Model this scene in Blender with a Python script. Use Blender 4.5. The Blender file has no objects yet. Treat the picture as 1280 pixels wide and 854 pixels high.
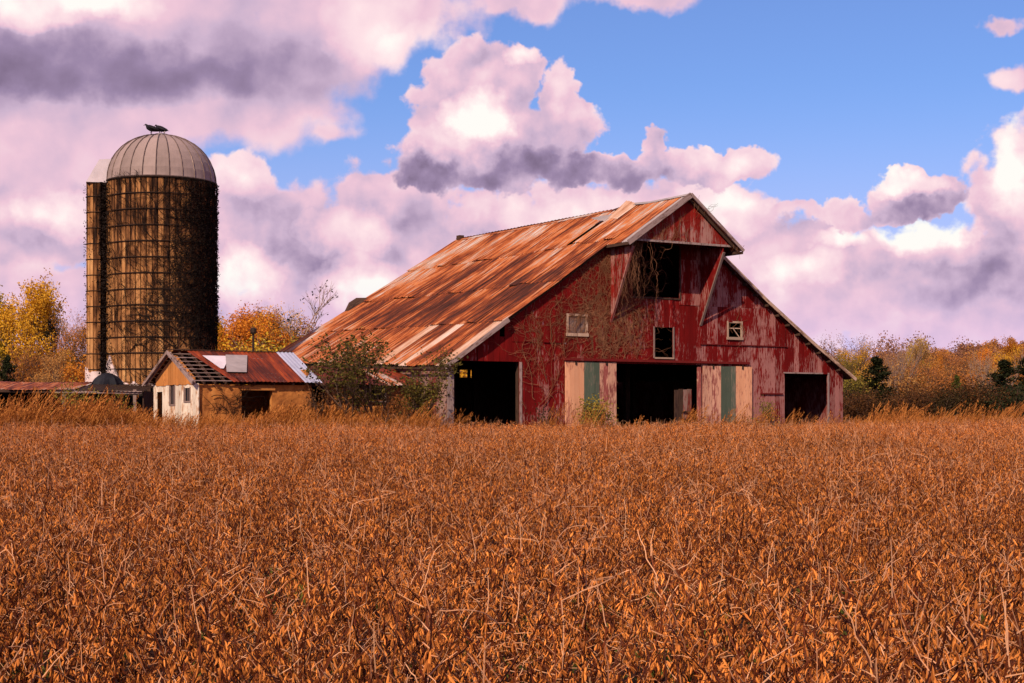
import bpy, math, random
import numpy as np
from mathutils import Vector, Matrix, noise as mnoise
R = math.radians
sc = bpy.context.scene
random.seed(7)

# ------------------------------------------------------------------ camera, world, sun, exposure
EYE = 1.75
cam_d = bpy.data.cameras.new('camera')
cam = bpy.data.objects.new('camera', cam_d)
sc.collection.objects.link(cam)
cam.location = (0, 0, EYE)
cam.rotation_euler = (R(90), 0, 0)
cam_d.sensor_width = 36
cam_d.lens = 56.25
cam_d.shift_y = 0.0727
cam_d.clip_start = 0.1
cam_d.clip_end = 20000
sc.camera = cam
sc.view_settings.view_transform = 'Standard'
sc.view_settings.look = 'None'
sc.view_settings.exposure = 0.0
sc.view_settings.gamma = 1.0

SUN_DIR = Vector((-0.42, -0.907, 0)).normalized()      # horizontal direction towards the sun
SUN_EL = R(34)
sun_d = bpy.data.lights.new('sun', 'SUN')
sun_d.energy = 5.0
sun_d.angle = R(0.5)
sun_d.color = (1.0, 0.83, 0.62)
sun = bpy.data.objects.new('sun', sun_d)
sc.collection.objects.link(sun)
tosun = Vector((SUN_DIR.x * math.cos(SUN_EL), SUN_DIR.y * math.cos(SUN_EL), math.sin(SUN_EL)))
sun.rotation_euler = tosun.to_track_quat('Z', 'Y').to_euler()

# ---- small node helper
class NT:
    def __init__(s, tree):
        s.t = tree; s.n = tree.nodes; s.l = tree.links; s.dim = '3D'
    def new(s, typ, **kw):
        n = s.n.new(typ)
        for k, v in kw.items(): setattr(n, k, v)
        return n
    def put(s, sock, v):
        if v is None: return
        if isinstance(v, bpy.types.NodeSocket): s.l.new(v, sock)
        else: sock.default_value = v
    def math(s, op, a, b=None, c=None, clamp=False):
        n = s.new('ShaderNodeMath', operation=op); n.use_clamp = clamp
        s.put(n.inputs[0], a); s.put(n.inputs[1], b); s.put(n.inputs[2], c)
        return n.outputs[0]
    def vmath(s, op, a, b=None, out=0):
        n = s.new('ShaderNodeVectorMath', operation=op)
        s.put(n.inputs[0], a)
        if b is not None: s.put(n.inputs[1], b)
        return n.outputs[out]
    def noise(s, vec, scale, detail=4, rough=.55, out='Fac', dist=0.0):
        n = s.new('ShaderNodeTexNoise', noise_dimensions=s.dim)
        s.put(n.inputs['Vector'], vec)
        n.inputs['Scale'].default_value = scale; n.inputs['Detail'].default_value = detail
        n.inputs['Roughness'].default_value = rough; n.inputs['Distortion'].default_value = dist
        return n.outputs[out]
    def mapr(s, v, a, b, c=0., d=1., smooth=False):
        n = s.new('ShaderNodeMapRange')
        if smooth: n.interpolation_type = 'SMOOTHSTEP'
        s.put(n.inputs[0], v)
        for i, q in enumerate((a, b, c, d)): n.inputs[i + 1].default_value = q
        return n.outputs[0]
    def mix(s, f, a, b, blend='MIX'):
        n = s.new('ShaderNodeMix', data_type='RGBA', blend_type=blend)
        s.put(n.inputs[0], f); s.put(n.inputs[6], a); s.put(n.inputs[7], b)
        return n.outputs[2]
    def ramp(s, f, stops):
        n = s.new('ShaderNodeValToRGB'); e = n.color_ramp.elements
        while len(e) < len(stops): e.new(0.5)
        for i, (p, c) in enumerate(stops):
            e[i].position = p; e[i].color = (*c, 1)
        s.put(n.inputs[0], f)
        return n.outputs[0]
    def xyz(s, x, y, z=0.):
        n = s.new('ShaderNodeCombineXYZ'); s.put(n.inputs[0], x); s.put(n.inputs[1], y); s.put(n.inputs[2], z)
        return n.outputs[0]
    def sep(s, v):
        n = s.new('ShaderNodeSeparateXYZ'); s.put(n.inputs[0], v); return n.outputs

def c4(c): return (c[0], c[1], c[2], 1)

# ---- world: Nishita sky with layers of autumn cumulus, all in azimuth / elevation
world = bpy.data.worlds.new('World'); sc.world = world; world.use_nodes = True
W = NT(world.node_tree); W.n.clear()
sky = W.new('ShaderNodeTexSky', sky_type='NISHITA'); sky.sun_disc = False
sky.sun_elevation = SUN_EL
sky.sun_rotation = math.atan2(SUN_DIR.x, SUN_DIR.y)
sky.air_density = 1.0; sky.dust_density = 0.3; sky.ozone_density = 3.0
tc = W.new('ShaderNodeTexCoord')
d = W.sep(tc.outputs['Generated'])
az = W.math('MULTIPLY', W.math('ARCTAN2', d[0], d[1]), 20)
el = W.math('MULTIPLY', W.math('ARCSINE', d[2]), 20)
q0 = W.xyz(az, el, 0)

def AE(px, py):                      # direction of a cloud, in 1/20 rad
    a = math.atan((px - 640) / 2000.)
    return a * 20, math.atan((520 - py) / 2000. * math.cos(a)) * 20

def make_layer(name, blobs, mods, seed, base, amp, edge, scl=1.0, relief=2.4):
    g = bpy.data.node_groups.new(name, 'ShaderNodeTree')
    g.interface.new_socket('Vector', in_out='INPUT', socket_type='NodeSocketVector')
    g.interface.new_socket('Alpha', in_out='OUTPUT', socket_type='NodeSocketFloat')
    g.interface.new_socket('Shade', in_out='OUTPUT', socket_type='NodeSocketFloat')
    T = NT(g); T.dim = '2D'; gi = T.new('NodeGroupInput'); go = T.new('NodeGroupOutput')
    q = T.vmath('ADD', gi.outputs[0], (seed * 3.7, seed * 1.9, seed))
    wn = T.noise(q, 0.9 * scl, 5, .6, 'Color')
    w = T.vmath('MULTIPLY', T.vmath('SUBTRACT', wn, (.5, .5, .5)), (.95, .75, 0))
    qw = T.vmath('ADD', gi.outputs[0], w)
    def field(lst, smooth):
        acc = None
        for (px, py, rx, ry, wt) in lst:
            a, e = AE(px, py)
            dd = T.vmath('MULTIPLY', T.vmath('SUBTRACT', qw, (a, e, 0)), (100. / rx, 100. / ry, 0))
            ln = T.vmath('LENGTH', dd, out=1)
            v = T.math('MULTIPLY', T.math('SUBTRACT', 1.0, ln), wt)
            if smooth:
                acc = v if acc is None else T.math('SMOOTH_MAX', acc, v, .18)
            else:
                v = T.math('MULTIPLY', T.math('MAXIMUM', T.math('SUBTRACT', 1.0, T.math('MULTIPLY', ln, ln)), 0.0), wt)
                acc = v if acc is None else T.math('ADD', acc, v)
        return acc
    D = field(blobs, True)
    # billows: puffy voronoi cells broken up by noise
    qb = T.vmath('ADD', q, T.vmath('MULTIPLY', T.noise(q, 3.0 * scl, 2, .6, 'Color'), (.22, .2, 0)))
    def puff(off):
        v = T.new('ShaderNodeTexVoronoi', feature='SMOOTH_F1', voronoi_dimensions='2D'); v.inputs['Scale'].default_value = 1.9 * scl
        v.inputs['Smoothness'].default_value = .55; v.inputs['Detail'].default_value = 1.0
        v.inputs['Roughness'].default_value = .5; v.inputs['Lacunarity'].default_value = 2.3
        T.put(v.inputs['Vector'], T.vmath('ADD', qb, off))
        n1 = T.noise(T.vmath('ADD', q, off), 1.25 * scl, 8, .60)
        return T.math('ADD', T.math('MULTIPLY', T.math('SUBTRACT', .5, v.outputs['Distance']), .50), T.math('MULTIPLY', n1, .95))
    f0 = puff((0, 0, 0)); f1 = puff((-.10, .20, 0))
    Dn = T.math('ADD', D, T.math('MULTIPLY', T.math('SUBTRACT', f0, .62), amp))
    alpha = T.mapr(Dn, -edge * .3, edge, 0, 1, True)
    rel = T.math('MULTIPLY', T.math('SUBTRACT', f0, f1), relief)
    low = T.math('MULTIPLY', T.math('SUBTRACT', T.noise(q, .55, 2, .5), .5), .45)
    sh = T.math('ADD', T.math('ADD', base, rel), low)
    if mods: sh = T.math('ADD', sh, field(mods, False))
    rim = T.math('MULTIPLY', T.mapr(Dn, 0, edge * 2.2, 1, 0, True), .08)
    sh = T.math('ADD', sh, rim)
    T.l.new(alpha, go.inputs[0]); T.l.new(sh, go.inputs[1])
    return g

cloud_ramp = [(0.0, (.17, .12, .20)), (.24, (.34, .25, .40)), (.44, (.62, .46, .62)), (.62, (.86, .57, .69)),
              (.84, (1.0, .76, .80)), (1.0, (1.0, .98, .93))]

def over(col, g):
    n = W.new('ShaderNodeGroup'); n.node_tree = g; W.l.new(q0, n.inputs[0])
    cc = W.ramp(W.math('ADD', n.outputs[1], 0.0, clamp=True), cloud_ramp)
    cc = W.vmath('MULTIPLY', cc, (CL, CL, CL))
    return W.mix(n.outputs[0], col, cc)

ST = 0.1                         # background strength
CL = 1.0 / ST * 1.0              # sunlit cloud white
skyc = W.vmath('MULTIPLY', sky.outputs[0], (0.66, 0.84, 1.24))
hz = W.mapr(el, 0.0, 4.2, .80, .06, True)
skyc = W.mix(hz, skyc, c4((.62 * CL, .50 * CL, .86 * CL)))
# scattered clouds for the rest of the sky, same kind of cumulus
gq = W.vmath('MULTIPLY', tc.outputs['Generated'], (20, 20, 34))
gn = W.noise(gq, .14, 7, .58)
inside = W.math('MULTIPLY', W.mapr(W.math('ABSOLUTE', az), 7.0, 10.5, 0, 1, True), 1.0)
above = W.mapr(el, 5.6, 8.5, 0, 1, True)
outm = W.math('MAXIMUM', inside, above)
ga = W.math('MULTIPLY', W.mapr(gn, .47, .56, 0, 1, True), outm)
gn2 = W.noise(W.vmath('ADD', gq, (0, 0, 1.2)), .14, 7, .58)
gs = W.math('ADD', .55, W.math('MULTIPLY', W.math('SUBTRACT', gn, gn2), 3.0), clamp=True)
gc = W.vmath('MULTIPLY', W.ramp(gs, cloud_ramp), (CL, CL, CL))
skyo = W.mix(ga, skyc, gc)

far_layer = make_layer('cloud_bank_far', [
    (40, 270, 160, 100, 1.1), (10, 390, 230, 80, 1.0), (320, 300, 150, 100, 1.1), (480, 330, 200, 140, 1.1), (380, 400, 300, 90, 1.1),
    (640, 310, 170, 85, 1.1), (760, 275, 160, 70, 1.1), (900, 265, 90, 48, 1.1), (960, 330, 170, 85, 1.1), (640, 410, 400, 90, 1.0),
    (1050, 345, 180, 66, 1.1), (1190, 350, 190, 85, 1.2), (1275, 255, 85, 120, 1.2), (1000, 390, 260, 75, 1.1), (1200, 400, 260, 75, 1.1),
    (300, 228, 60, 42, 1.0), (480, 240, 90, 42, .9), (1370, 280, 180, 150, 1.2), (-120, 290, 180, 130, 1.2), (155, 400, 130, 50, .8)], [
    (430, 288, 60, 40, .42), (300, 215, 60, 35, .25), (450, 355, 65, 38, .45), (298, 340, 50, 40, .45), (80, 265, 60, 40, .35), (20, 250, 60, 40, .1),
    (500, 305, 190, 60, -.20), (310, 262, 70, 40, -.12), (60, 305, 110, 34, -.16), (700, 268, 150, 34, .30), (900, 262, 85, 38, .38),
    (395, 330, 50, 60, -.10), (1160, 285, 60, 32, .50), (1050, 302, 50, 18, .45), (1010, 345, 70, 30, .30), (1262, 215, 45, 75, .50),
    (1230, 345, 170, 46, -.26), (1255, 290, 55, 60, -.18), (1130, 420, 140, 25, .10), (1190, 318, 40, 20, .15), (1000, 270, 110, 22, -.15)],
    1.0, .60, .85, .17, 1.0, .38)
mid_layer = make_layer('cloud_tower', [
    (600, 110, 85, 68, 1.2), (650, 85, 52, 40, 1.0), (706, 125, 40, 52, 1.0), (610, 160, 105, 64, 1.2), (600, 205, 140, 40, 1.2),
    (740, 212, 115, 28, 1.1), (890, 208, 78, 28, 1.1), (700, 165, 64, 56, 1.0), (540, 208, 66, 32, 1.0), (816, 178, 30, 20, .8),
    (1150, 238, 76, 36, 1.4), (1045, 268, 90, 18, .7)], [
    (600, 145, 44, 42, .48), (565, 185, 55, 34, .18), (620, 222, 200, 42, -.36), (510, 215, 50, 28, -.20), (700, 170, 75, 75, -.22),
    (780, 218, 110, 30, -.24), (892, 202, 62, 30, .28), (648, 68, 30, 16, .35), (708, 100, 25, 30, .15),
    (1130, 224, 60, 18, .36), (1160, 258, 80, 26, -.34)],
    4.0, .60, .62, .13, 1.1, .42)
top_layer = make_layer('cloud_sheet_top', [
    (60, 60, 280, 140, 1.5), (260, 90, 210, 115, 1.5), (60, 165, 190, 70, 1.2), (385, 50, 120, 95, 1.3), (485, 25, 95, 65, 1.2),
    (650, -5, 90, 30, 1.1), (800, -14, 120, 26, .9), (1270, 90, 40, 22, 1.1), (1252, 20, 34, 12, .9), (395, 168, 46, 18, .5),
    (250, -60, 500, 120, 1.4), (30, 200, 150, 36, .8)], [
    (50, 4, 120, 30, .42), (150, 2, 60, 24, .32), (90, 80, 230, 50, -.34), (390, 100, 120, 55, -.22), (20, 115, 110, 40, -.12), (455, 30, 70, 55, .24),
    (520, 60, 50, 34, .22), (1262, 92, 34, 20, .25), (250, 160, 240, 40, .04), (300, 60, 120, 50, -.14)],
    8.0, .57, .70, .34, .8, .25)
for g in (far_layer, top_layer, mid_layer): skyc = over(skyc, g)
skyc = W.mix(W.mapr(el, 0.3, 1.9, .72, 0, True), skyc, c4((.74 * CL, .56 * CL, .84 * CL)))
# named cloud banks fade into the scattered ones away from the view (the renderer skips the unused branch)
bg = W.new('ShaderNodeBackground'); bg.inputs[1].default_value = ST; W.l.new(skyc, bg.inputs[0])
bg2 = W.new('ShaderNodeBackground'); bg2.inputs[1].default_value = ST; W.l.new(skyo, bg2.inputs[0])
far_off = W.math('MAXIMUM', W.mapr(W.math('ABSOLUTE', az), 8.0, 10.5, 0, 1, True), W.mapr(el, 6.2, 8.5, 0, 1, True))
far_off = W.math('MAXIMUM', far_off, W.mapr(el, -.4, -.6, 0, 1))
ms = W.new('ShaderNodeMixShader'); W.l.new(far_off, ms.inputs[0]); W.l.new(bg.outputs[0], ms.inputs[1]); W.l.new(bg2.outputs[0], ms.inputs[2])
wo = W.new('ShaderNodeOutputWorld'); W.l.new(ms.outputs[0], wo.inputs[0])
world.cycles.sampling_method = 'MANUAL'; world.cycles.sample_map_resolution = 256

# ------------------------------------------------------------------ materials
def base_mat(name, rough=.8, metal=0.0, spec=.10):
    m = bpy.data.materials.new(name); m.use_nodes = True
    T = NT(m.node_tree); T.n.clear()
    b = T.new('ShaderNodeBsdfPrincipled'); o = T.new('ShaderNodeOutputMaterial')
    T.l.new(b.outputs[0], o.inputs[0])
    b.inputs['Roughness'].default_value = rough; b.inputs['Metallic'].default_value = metal
    b.inputs['Specular IOR Level'].default_value = spec
    return m, T, b

def bump(T, b, h, strength=.4, dist=.01):
    n = T.new('ShaderNodeBump'); n.inputs['Strength'].default_value = strength; n.inputs['Distance'].default_value = dist
    T.l.new(h, n.inputs['Height']); T.l.new(n.outputs[0], b.inputs['Normal'])

def weathered(name, paint_a, paint_b, wood_a, wood_b, bias=.5, gu=None, gv=None, soft=.05, fine=15.):
    """old paint over weathered boards; UV is in metres along / up the wall"""
    m, T, b = base_mat(name, .82)
    uv = T.new('ShaderNodeUVMap').outputs[0]; s = T.sep(uv)
    rnd = T.new('ShaderNodeObjectInfo').outputs['Random']
    ro = T.xyz(T.math('MULTIPLY', rnd, 31.0), T.math('MULTIPLY', rnd, 17.0), 0)
    v = T.vmath('ADD', uv, ro)
    n1 = T.noise(T.vmath('MULTIPLY', v, (fine, 2.4, 1)), 1.0, 6, .68)
    n2 = T.noise(T.vmath('MULTIPLY', uv, (1.3, .8, 1)), 1.0, 4, .6)
    n3 = T.noise(T.vmath('MULTIPLY', v, (70, 5, 1)), 1.0, 4, .6)
    f = T.math('ADD', T.math('MULTIPLY', n1, .60), T.math('MULTIPLY', n2, .40))
    f = T.math('ADD', f, T.math('MULTIPLY', T.math('SUBTRACT', n3, .5), .16))
    f = T.math('ADD', f, T.math('MULTIPLY', T.math('SUBTRACT', rnd, .5), .10))
    if gu: f = T.math('ADD', f, T.mapr(s[0], *gu, True))
    if gv: f = T.math('ADD', f, T.mapr(s[1], *gv, True))
    mask = T.mapr(f, bias - soft, bias + soft, 0, 1, True)
    pa = T.mix(T.noise(T.vmath('MULTIPLY', v, (5, 1.2, 1)), 1.0, 5, .6), c4(paint_a), c4(paint_b))
    wd = T.mix(n3, c4(wood_a), c4(wood_b))
    tint = T.mapr(rnd, 0, 1, .78, 1.18)
    col = T.mix(mask, pa, wd)
    col = T.vmath('MULTIPLY', col, T.xyz(tint, tint, tint))
    T.l.new(col, b.inputs['Base Color'])
    bump(T, b, T.math('ADD', n3, T.math('MULTIPLY', mask, -.6)), .5, .006)
    return m

M = {}
M['red'] = weathered('barn_red_boards', (.075, .002, .002), (.225, .007, .006), (.40, .17, .15), (.20, .070, .060), .575,
                     gu=(4.0, 14.0, -.035, .055), gv=(.3, 4.2, .075, -.01), soft=.022, fine=20.)
M['red_hood'] = weathered('hood_red_boards', (.10, .005, .004), (.32, .016, .010), (.40, .2, .17), (.24, .10, .08), .57,
                          gv=(7.3, 9.0, .06, -.05))
M['red_side'] = weathered('side_red_boards', (.14, .02, .018), (.24, .04, .03), (.32, .2, .17), (.18, .09, .07), .48)
M['red_trim'] = weathered('dark_red_trim', (.10, .006, .006), (.2, .02, .016), (.3, .15, .13), (.2, .08, .07), .62)
M['salmon'] = weathered('salmon_boards', (.60, .25, .13), (.76, .39, .23), (.26, .07, .05), (.42, .16, .11), .575, gv=(0, 1.8, .08, 0))
M['salmon_worn'] = weathered('worn_pink_boards', (.60, .28, .19), (.70, .38, .25), (.18, .025, .025), (.34, .11, .09), .50)
M['teal'] = weathered('teal_boards', (.058, .075, .054), (.10, .118, .082), (.24, .18, .13), (.10, .09, .07), .56)
M['grey_trim'] = weathered('pale_grey_trim', (.26, .17, .16), (.40, .28, .25), (.20, .11, .09), (.12, .06, .045), .53)
M['frame'] = weathered('window_frame_wood', (.36, .22, .15), (.50, .34, .25), (.24, .13, .09), (.14, .08, .05), .55)
M['grey_wood'] = weathered('weathered_grey_wood', (.20, .13, .11), (.32, .21, .18), (.14, .08, .06), (.08, .045, .03), .56)
M['orange_wood'] = weathered('orange_bare_boards', (.42, .14, .035), (.60, .24, .07), (.20, .06, .02), (.12, .03, .01), .60)
M['white_board'] = weathered('peeling_white_boards', (.66, .50, .38), (.82, .70, .57), (.42, .20, .09), (.3, .12, .045), .55, gv=(0, 1.3, .10, 0))
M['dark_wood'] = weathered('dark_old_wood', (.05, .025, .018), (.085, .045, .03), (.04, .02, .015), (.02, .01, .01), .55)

def flat(name, col, rough=.8, metal=0.0, nscale=6, var=.35, obj='Object', spec=.12, bmp=0):
    m, T, b = base_mat(name, rough, metal, spec)
    co = T.new('ShaderNodeTexCoord').outputs[obj]
    n = T.noise(co, nscale, 5, .6)
    k = T.mapr(n, .3, .7, 1 - var, 1 + var)
    rnd = T.mapr(T.new('ShaderNodeObjectInfo').outputs['Random'], 0, 1, .85, 1.15)
    k = T.math('MULTIPLY', k, rnd)
    T.l.new(T.vmath('MULTIPLY', T.xyz(k, k, k), col), b.inputs['Base Color'])
    if bmp: bump(T, b, n, .6, bmp)
    return m
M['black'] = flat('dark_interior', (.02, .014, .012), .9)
M['iron'] = flat('rusty_iron', (.05, .03, .022), .6, .5)
M['vine_dark'] = flat('dark_dead_vine', (.013, .007, .005), .9)
M['vine_tan'] = flat('tan_dead_vine', (.21, .088, .044), .9)
M['dome'] = flat('dome_galvanised_sheet', (.29, .205, .185), .62, .0, 1.2, .18)
M['dome_rib'] = flat('dome_seam', (.13, .085, .075), .5, .3)
M['white_sheet'] = flat('pale_sheet', (.66, .55, .58), .5, .0, 2, .15)
M['sheet_blue'] = flat('clean_galvanised_sheet', (.52, .50, .62), .45, .2, 2, .12)
M['sheet_grey'] = flat('grey_weathered_sheet', (.36, .29, .28), .6, .1, 3, .2)
M['plaster'] = flat('white_plaster', (.62, .46, .44), .85, 0, 3, .3)
M['tarp'] = flat('dark_tarp', (.013, .012, .016), .65, 0, 4, .4)
M['soil'] = flat('field_soil', (.028, .010, .006), .95, 0, .6, .4, bmp=.03)
M['feather'] = flat('black_feather', (.012, .010, .012), .6)
M['bark'] = flat('tree_bark', (.13, .075, .05), .9, 0, 8, .4)
M['bark_pale'] = flat('pale_bark', (.27, .17, .13), .9, 0, 8, .4)

def rust_mat(name, stops, pale, uvk=(7.5, .40), bias=0.0):
    m, T, b = base_mat(name, .70, .0, .18)
    uv = T.new('ShaderNodeUVMap').outputs[0]
    rnd = T.new('ShaderNodeObjectInfo').outputs['Random']
    ro = T.xyz(T.math('MULTIPLY', rnd, 13.0), T.math('MULTIPLY', rnd, 9.0), 0)
    v = T.vmath('ADD', uv, T.vmath('MULTIPLY', ro, (.04, .04, 0)))
    n1 = T.noise(T.vmath('MULTIPLY', v, (uvk[0], uvk[1], 1)), 1.0, 6, .68)
    n2 = T.noise(T.vmath('MULTIPLY', uv, (.45, .30, 1)), 1.0, 4, .55)
    n3 = T.noise(T.vmath('MULTIPLY', v, (22, .8, 1)), 1.0, 6, .72)
    f = T.math('ADD', T.math('MULTIPLY', n1, .45), T.math('MULTIPLY', n2, .30))
    f = T.math('ADD', f, T.math('MULTIPLY', n3, .30))
    f = T.math('ADD', f, T.math('MULTIPLY', T.math('SUBTRACT', rnd, .5), .07))
    f = T.math('ADD', f, -.05 + bias)
    s = T.sep(uv)
    if name == 'barn_roof_rust':
        f = T.math('ADD', f, T.mapr(s[0], 12, 16, 0, .06))
        f = T.math('ADD', f, T.mapr(s[1], 0, 4.0, .07, 0))
        f = T.math('ADD', f, T.mapr(s[1], 5.0, 11.0, 0, .075))
    f = T.mapr(f, .375, .69, 0, 1)
    col = T.ramp(f, stops)
    T.l.new(col, b.inputs['Base Color'])
    bump(T, b, n3, .3, .004)
    return m
M['roof'] = rust_mat('barn_roof_rust', [(0, (.020, .007, .005)), (.26, (.075, .018, .009)), (.42, (.22, .045, .012)), (.54, (.44, .115, .028)),
                                         (.62, (.50, .19, .075)), (.68, (.32, .20, .155)), (.82, (.54, .42, .37)), (1, (.60, .46, .42))], 0)
M['shed_roof'] = rust_mat('shed_roof_rust', [(0, (.07, .014, .008)), (.35, (.24, .036, .010)), (.55, (.40, .075, .016)), (.70, (.46, .13, .04)),
                                              (.80, (.42, .22, .18)), (1, (.62, .48, .46))], 0, (3.5, .6), -.05)
M['pale_roof'] = rust_mat('pale_roof_sheet', [(0, (.30, .12, .06)), (.35, (.46, .25, .16)), (.6, (.58, .40, .32)), (1, (.66, .52, .48))], 0, (3, .5), .05)

def stave_mat():
    m, T, b = base_mat('silo_stave_concrete', .85)
    uv = T.new('ShaderNodeUVMap').outputs[0]; s = T.sep(uv)
    rnd = T.new('ShaderNodeObjectInfo').outputs['Random']
    v = T.vmath('ADD', uv, T.xyz(T.math('MULTIPLY', rnd, 40.0), 0, 0))
    n = T.noise(T.vmath('MULTIPLY', v, (5, .9, 1)), 1.0, 6, .65)
    n2 = T.noise(T.vmath('MULTIPLY', uv, (.6, .25, 1)), 1.0, 3, .6)
    f = T.math('ADD', T.math('MULTIPLY', n, .65), T.math('MULTIPLY', n2, .35))
    f = T.math('ADD', f, T.math('MULTIPLY', T.math('SUBTRACT', rnd, .5), .14))
    f = T.math('ADD', f, T.mapr(s[1], 0, 9, .06, -.06))
    col = T.ramp(f, [(.36, (.022, .009, .005)), (.43, (.13, .050, .019)), (.52, (.36, .155, .055)), (.66, (.56, .29, .115))])
    T.l.new(col, b.inputs['Base Color']); bump(T, b, n, .5, .01)
    return m
M['stave'] = stave_mat()

def mud_mat():
    m, T, b = base_mat('orange_clay_wall', .9)
    co = T.new('ShaderNodeTexCoord').outputs['Object']
    n = T.noise(co, 1.3, 7, .65); n2 = T.noise(co, 5, 5, .6)
    f = T.math('ADD', T.math('MULTIPLY', n, .7), T.math('MULTIPLY', n2, .3))
    col = T.ramp(f, [(.36, (.06, .02, .008)), (.45, (.30, .10, .028)), (.56, (.52, .19, .048)), (.75, (.60, .28, .09))])
    T.l.new(col, b.inputs['Base Color']); bump(T, b, n2, .7, .03)
    return m
M['mud'] = mud_mat()

def leaf_mat(name, ca, cb, trans=.25, rough=.6, patch=False):
    m, T, b = base_mat(name, rough, 0, .07)
    isl = T.new('ShaderNodeNewGeometry').outputs['Random Per Island']
    rnd = T.new('ShaderNodeObjectInfo').outputs['Random']
    f = T.math('FRACT', T.math('ADD', isl, T.math('MULTIPLY', rnd, 3.3)))
    col = T.mix(f, c4(ca), c4(cb))
    k = T.mapr(rnd, 0, 1, .75, 1.2)
    if patch:      # tone varies in patches and gets paler towards the far edge
        lo = T.new('ShaderNodeObjectInfo').outputs['Location']
        k = T.math('MULTIPLY', k, T.mapr(T.noise(T.vmath('MULTIPLY', lo, (1, 1, 0)), .22, 4, .6), .33, .67, .66, 1.25))
        k = T.math('MULTIPLY', k, T.mapr(T.sep(lo)[1], 22, 50, .95, 1.25, True))
    col = T.vmath('MULTIPLY', col, T.xyz(k, k, k))
    T.l.new(col, b.inputs['Base Color'])
    if trans:
        tr = T.new('ShaderNodeBsdfTranslucent'); T.l.new(col, tr.inputs[0])
        mx = T.new('ShaderNodeMixShader'); mx.inputs[0].default_value = trans
        T.l.new(b.outputs[0], mx.inputs[1]); T.l.new(tr.outputs[0], mx.inputs[2])
        out = [n for n in T.n if n.type == 'OUTPUT_MATERIAL'][0]
        T.l.new(mx.outputs[0], out.inputs[0])
    return m
M['pod'] = leaf_mat('dry_pod', (.085, .010, .003), (.86, .28, .058), .0, patch=True)
M['stem'] = leaf_mat('dry_stem', (.030, .006, .004), (.15, .034, .011), 0, patch=True)
M['tendril'] = leaf_mat('pale_tendril', (.44, .17, .075), (.64, .33, .18), 0)
M['grass'] = leaf_mat('golden_grass', (.20, .05, .010), (.54, .20, .045), .12)
LEAF = {
    'gold': ((.52, .25, .020), (.70, .38, .03)), 'yellow': ((.58, .34, .03), (.74, .50, .05)), 'orange': ((.52, .15, .018), (.70, .27, .03)),
    'red': ((.52, .07, .012), (.66, .15, .02)), 'rust': ((.34, .11, .025), (.54, .21, .05)), 'olive': ((.16, .12, .02), (.30, .22, .035)),
    'tan': ((.40, .18, .05), (.56, .29, .09)), 'pine': ((.014, .017, .007), (.038, .040, .013)), 'dkolive': ((.020, .014, .006), (.060, .038, .012)),
    'mauve': ((.30, .12, .07), (.42, .20, .11)), 'moss': ((.05, .038, .008), (.20, .15, .03)), 'brown': ((.06, .022, .010), (.19, .08, .025)), 'green': ((.07, .085, .016), (.16, .16, .03))}
for k, (a, b_) in LEAF.items(): M['leaf_' + k] = leaf_mat('leaf_' + k, a, b_, .3)

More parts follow.
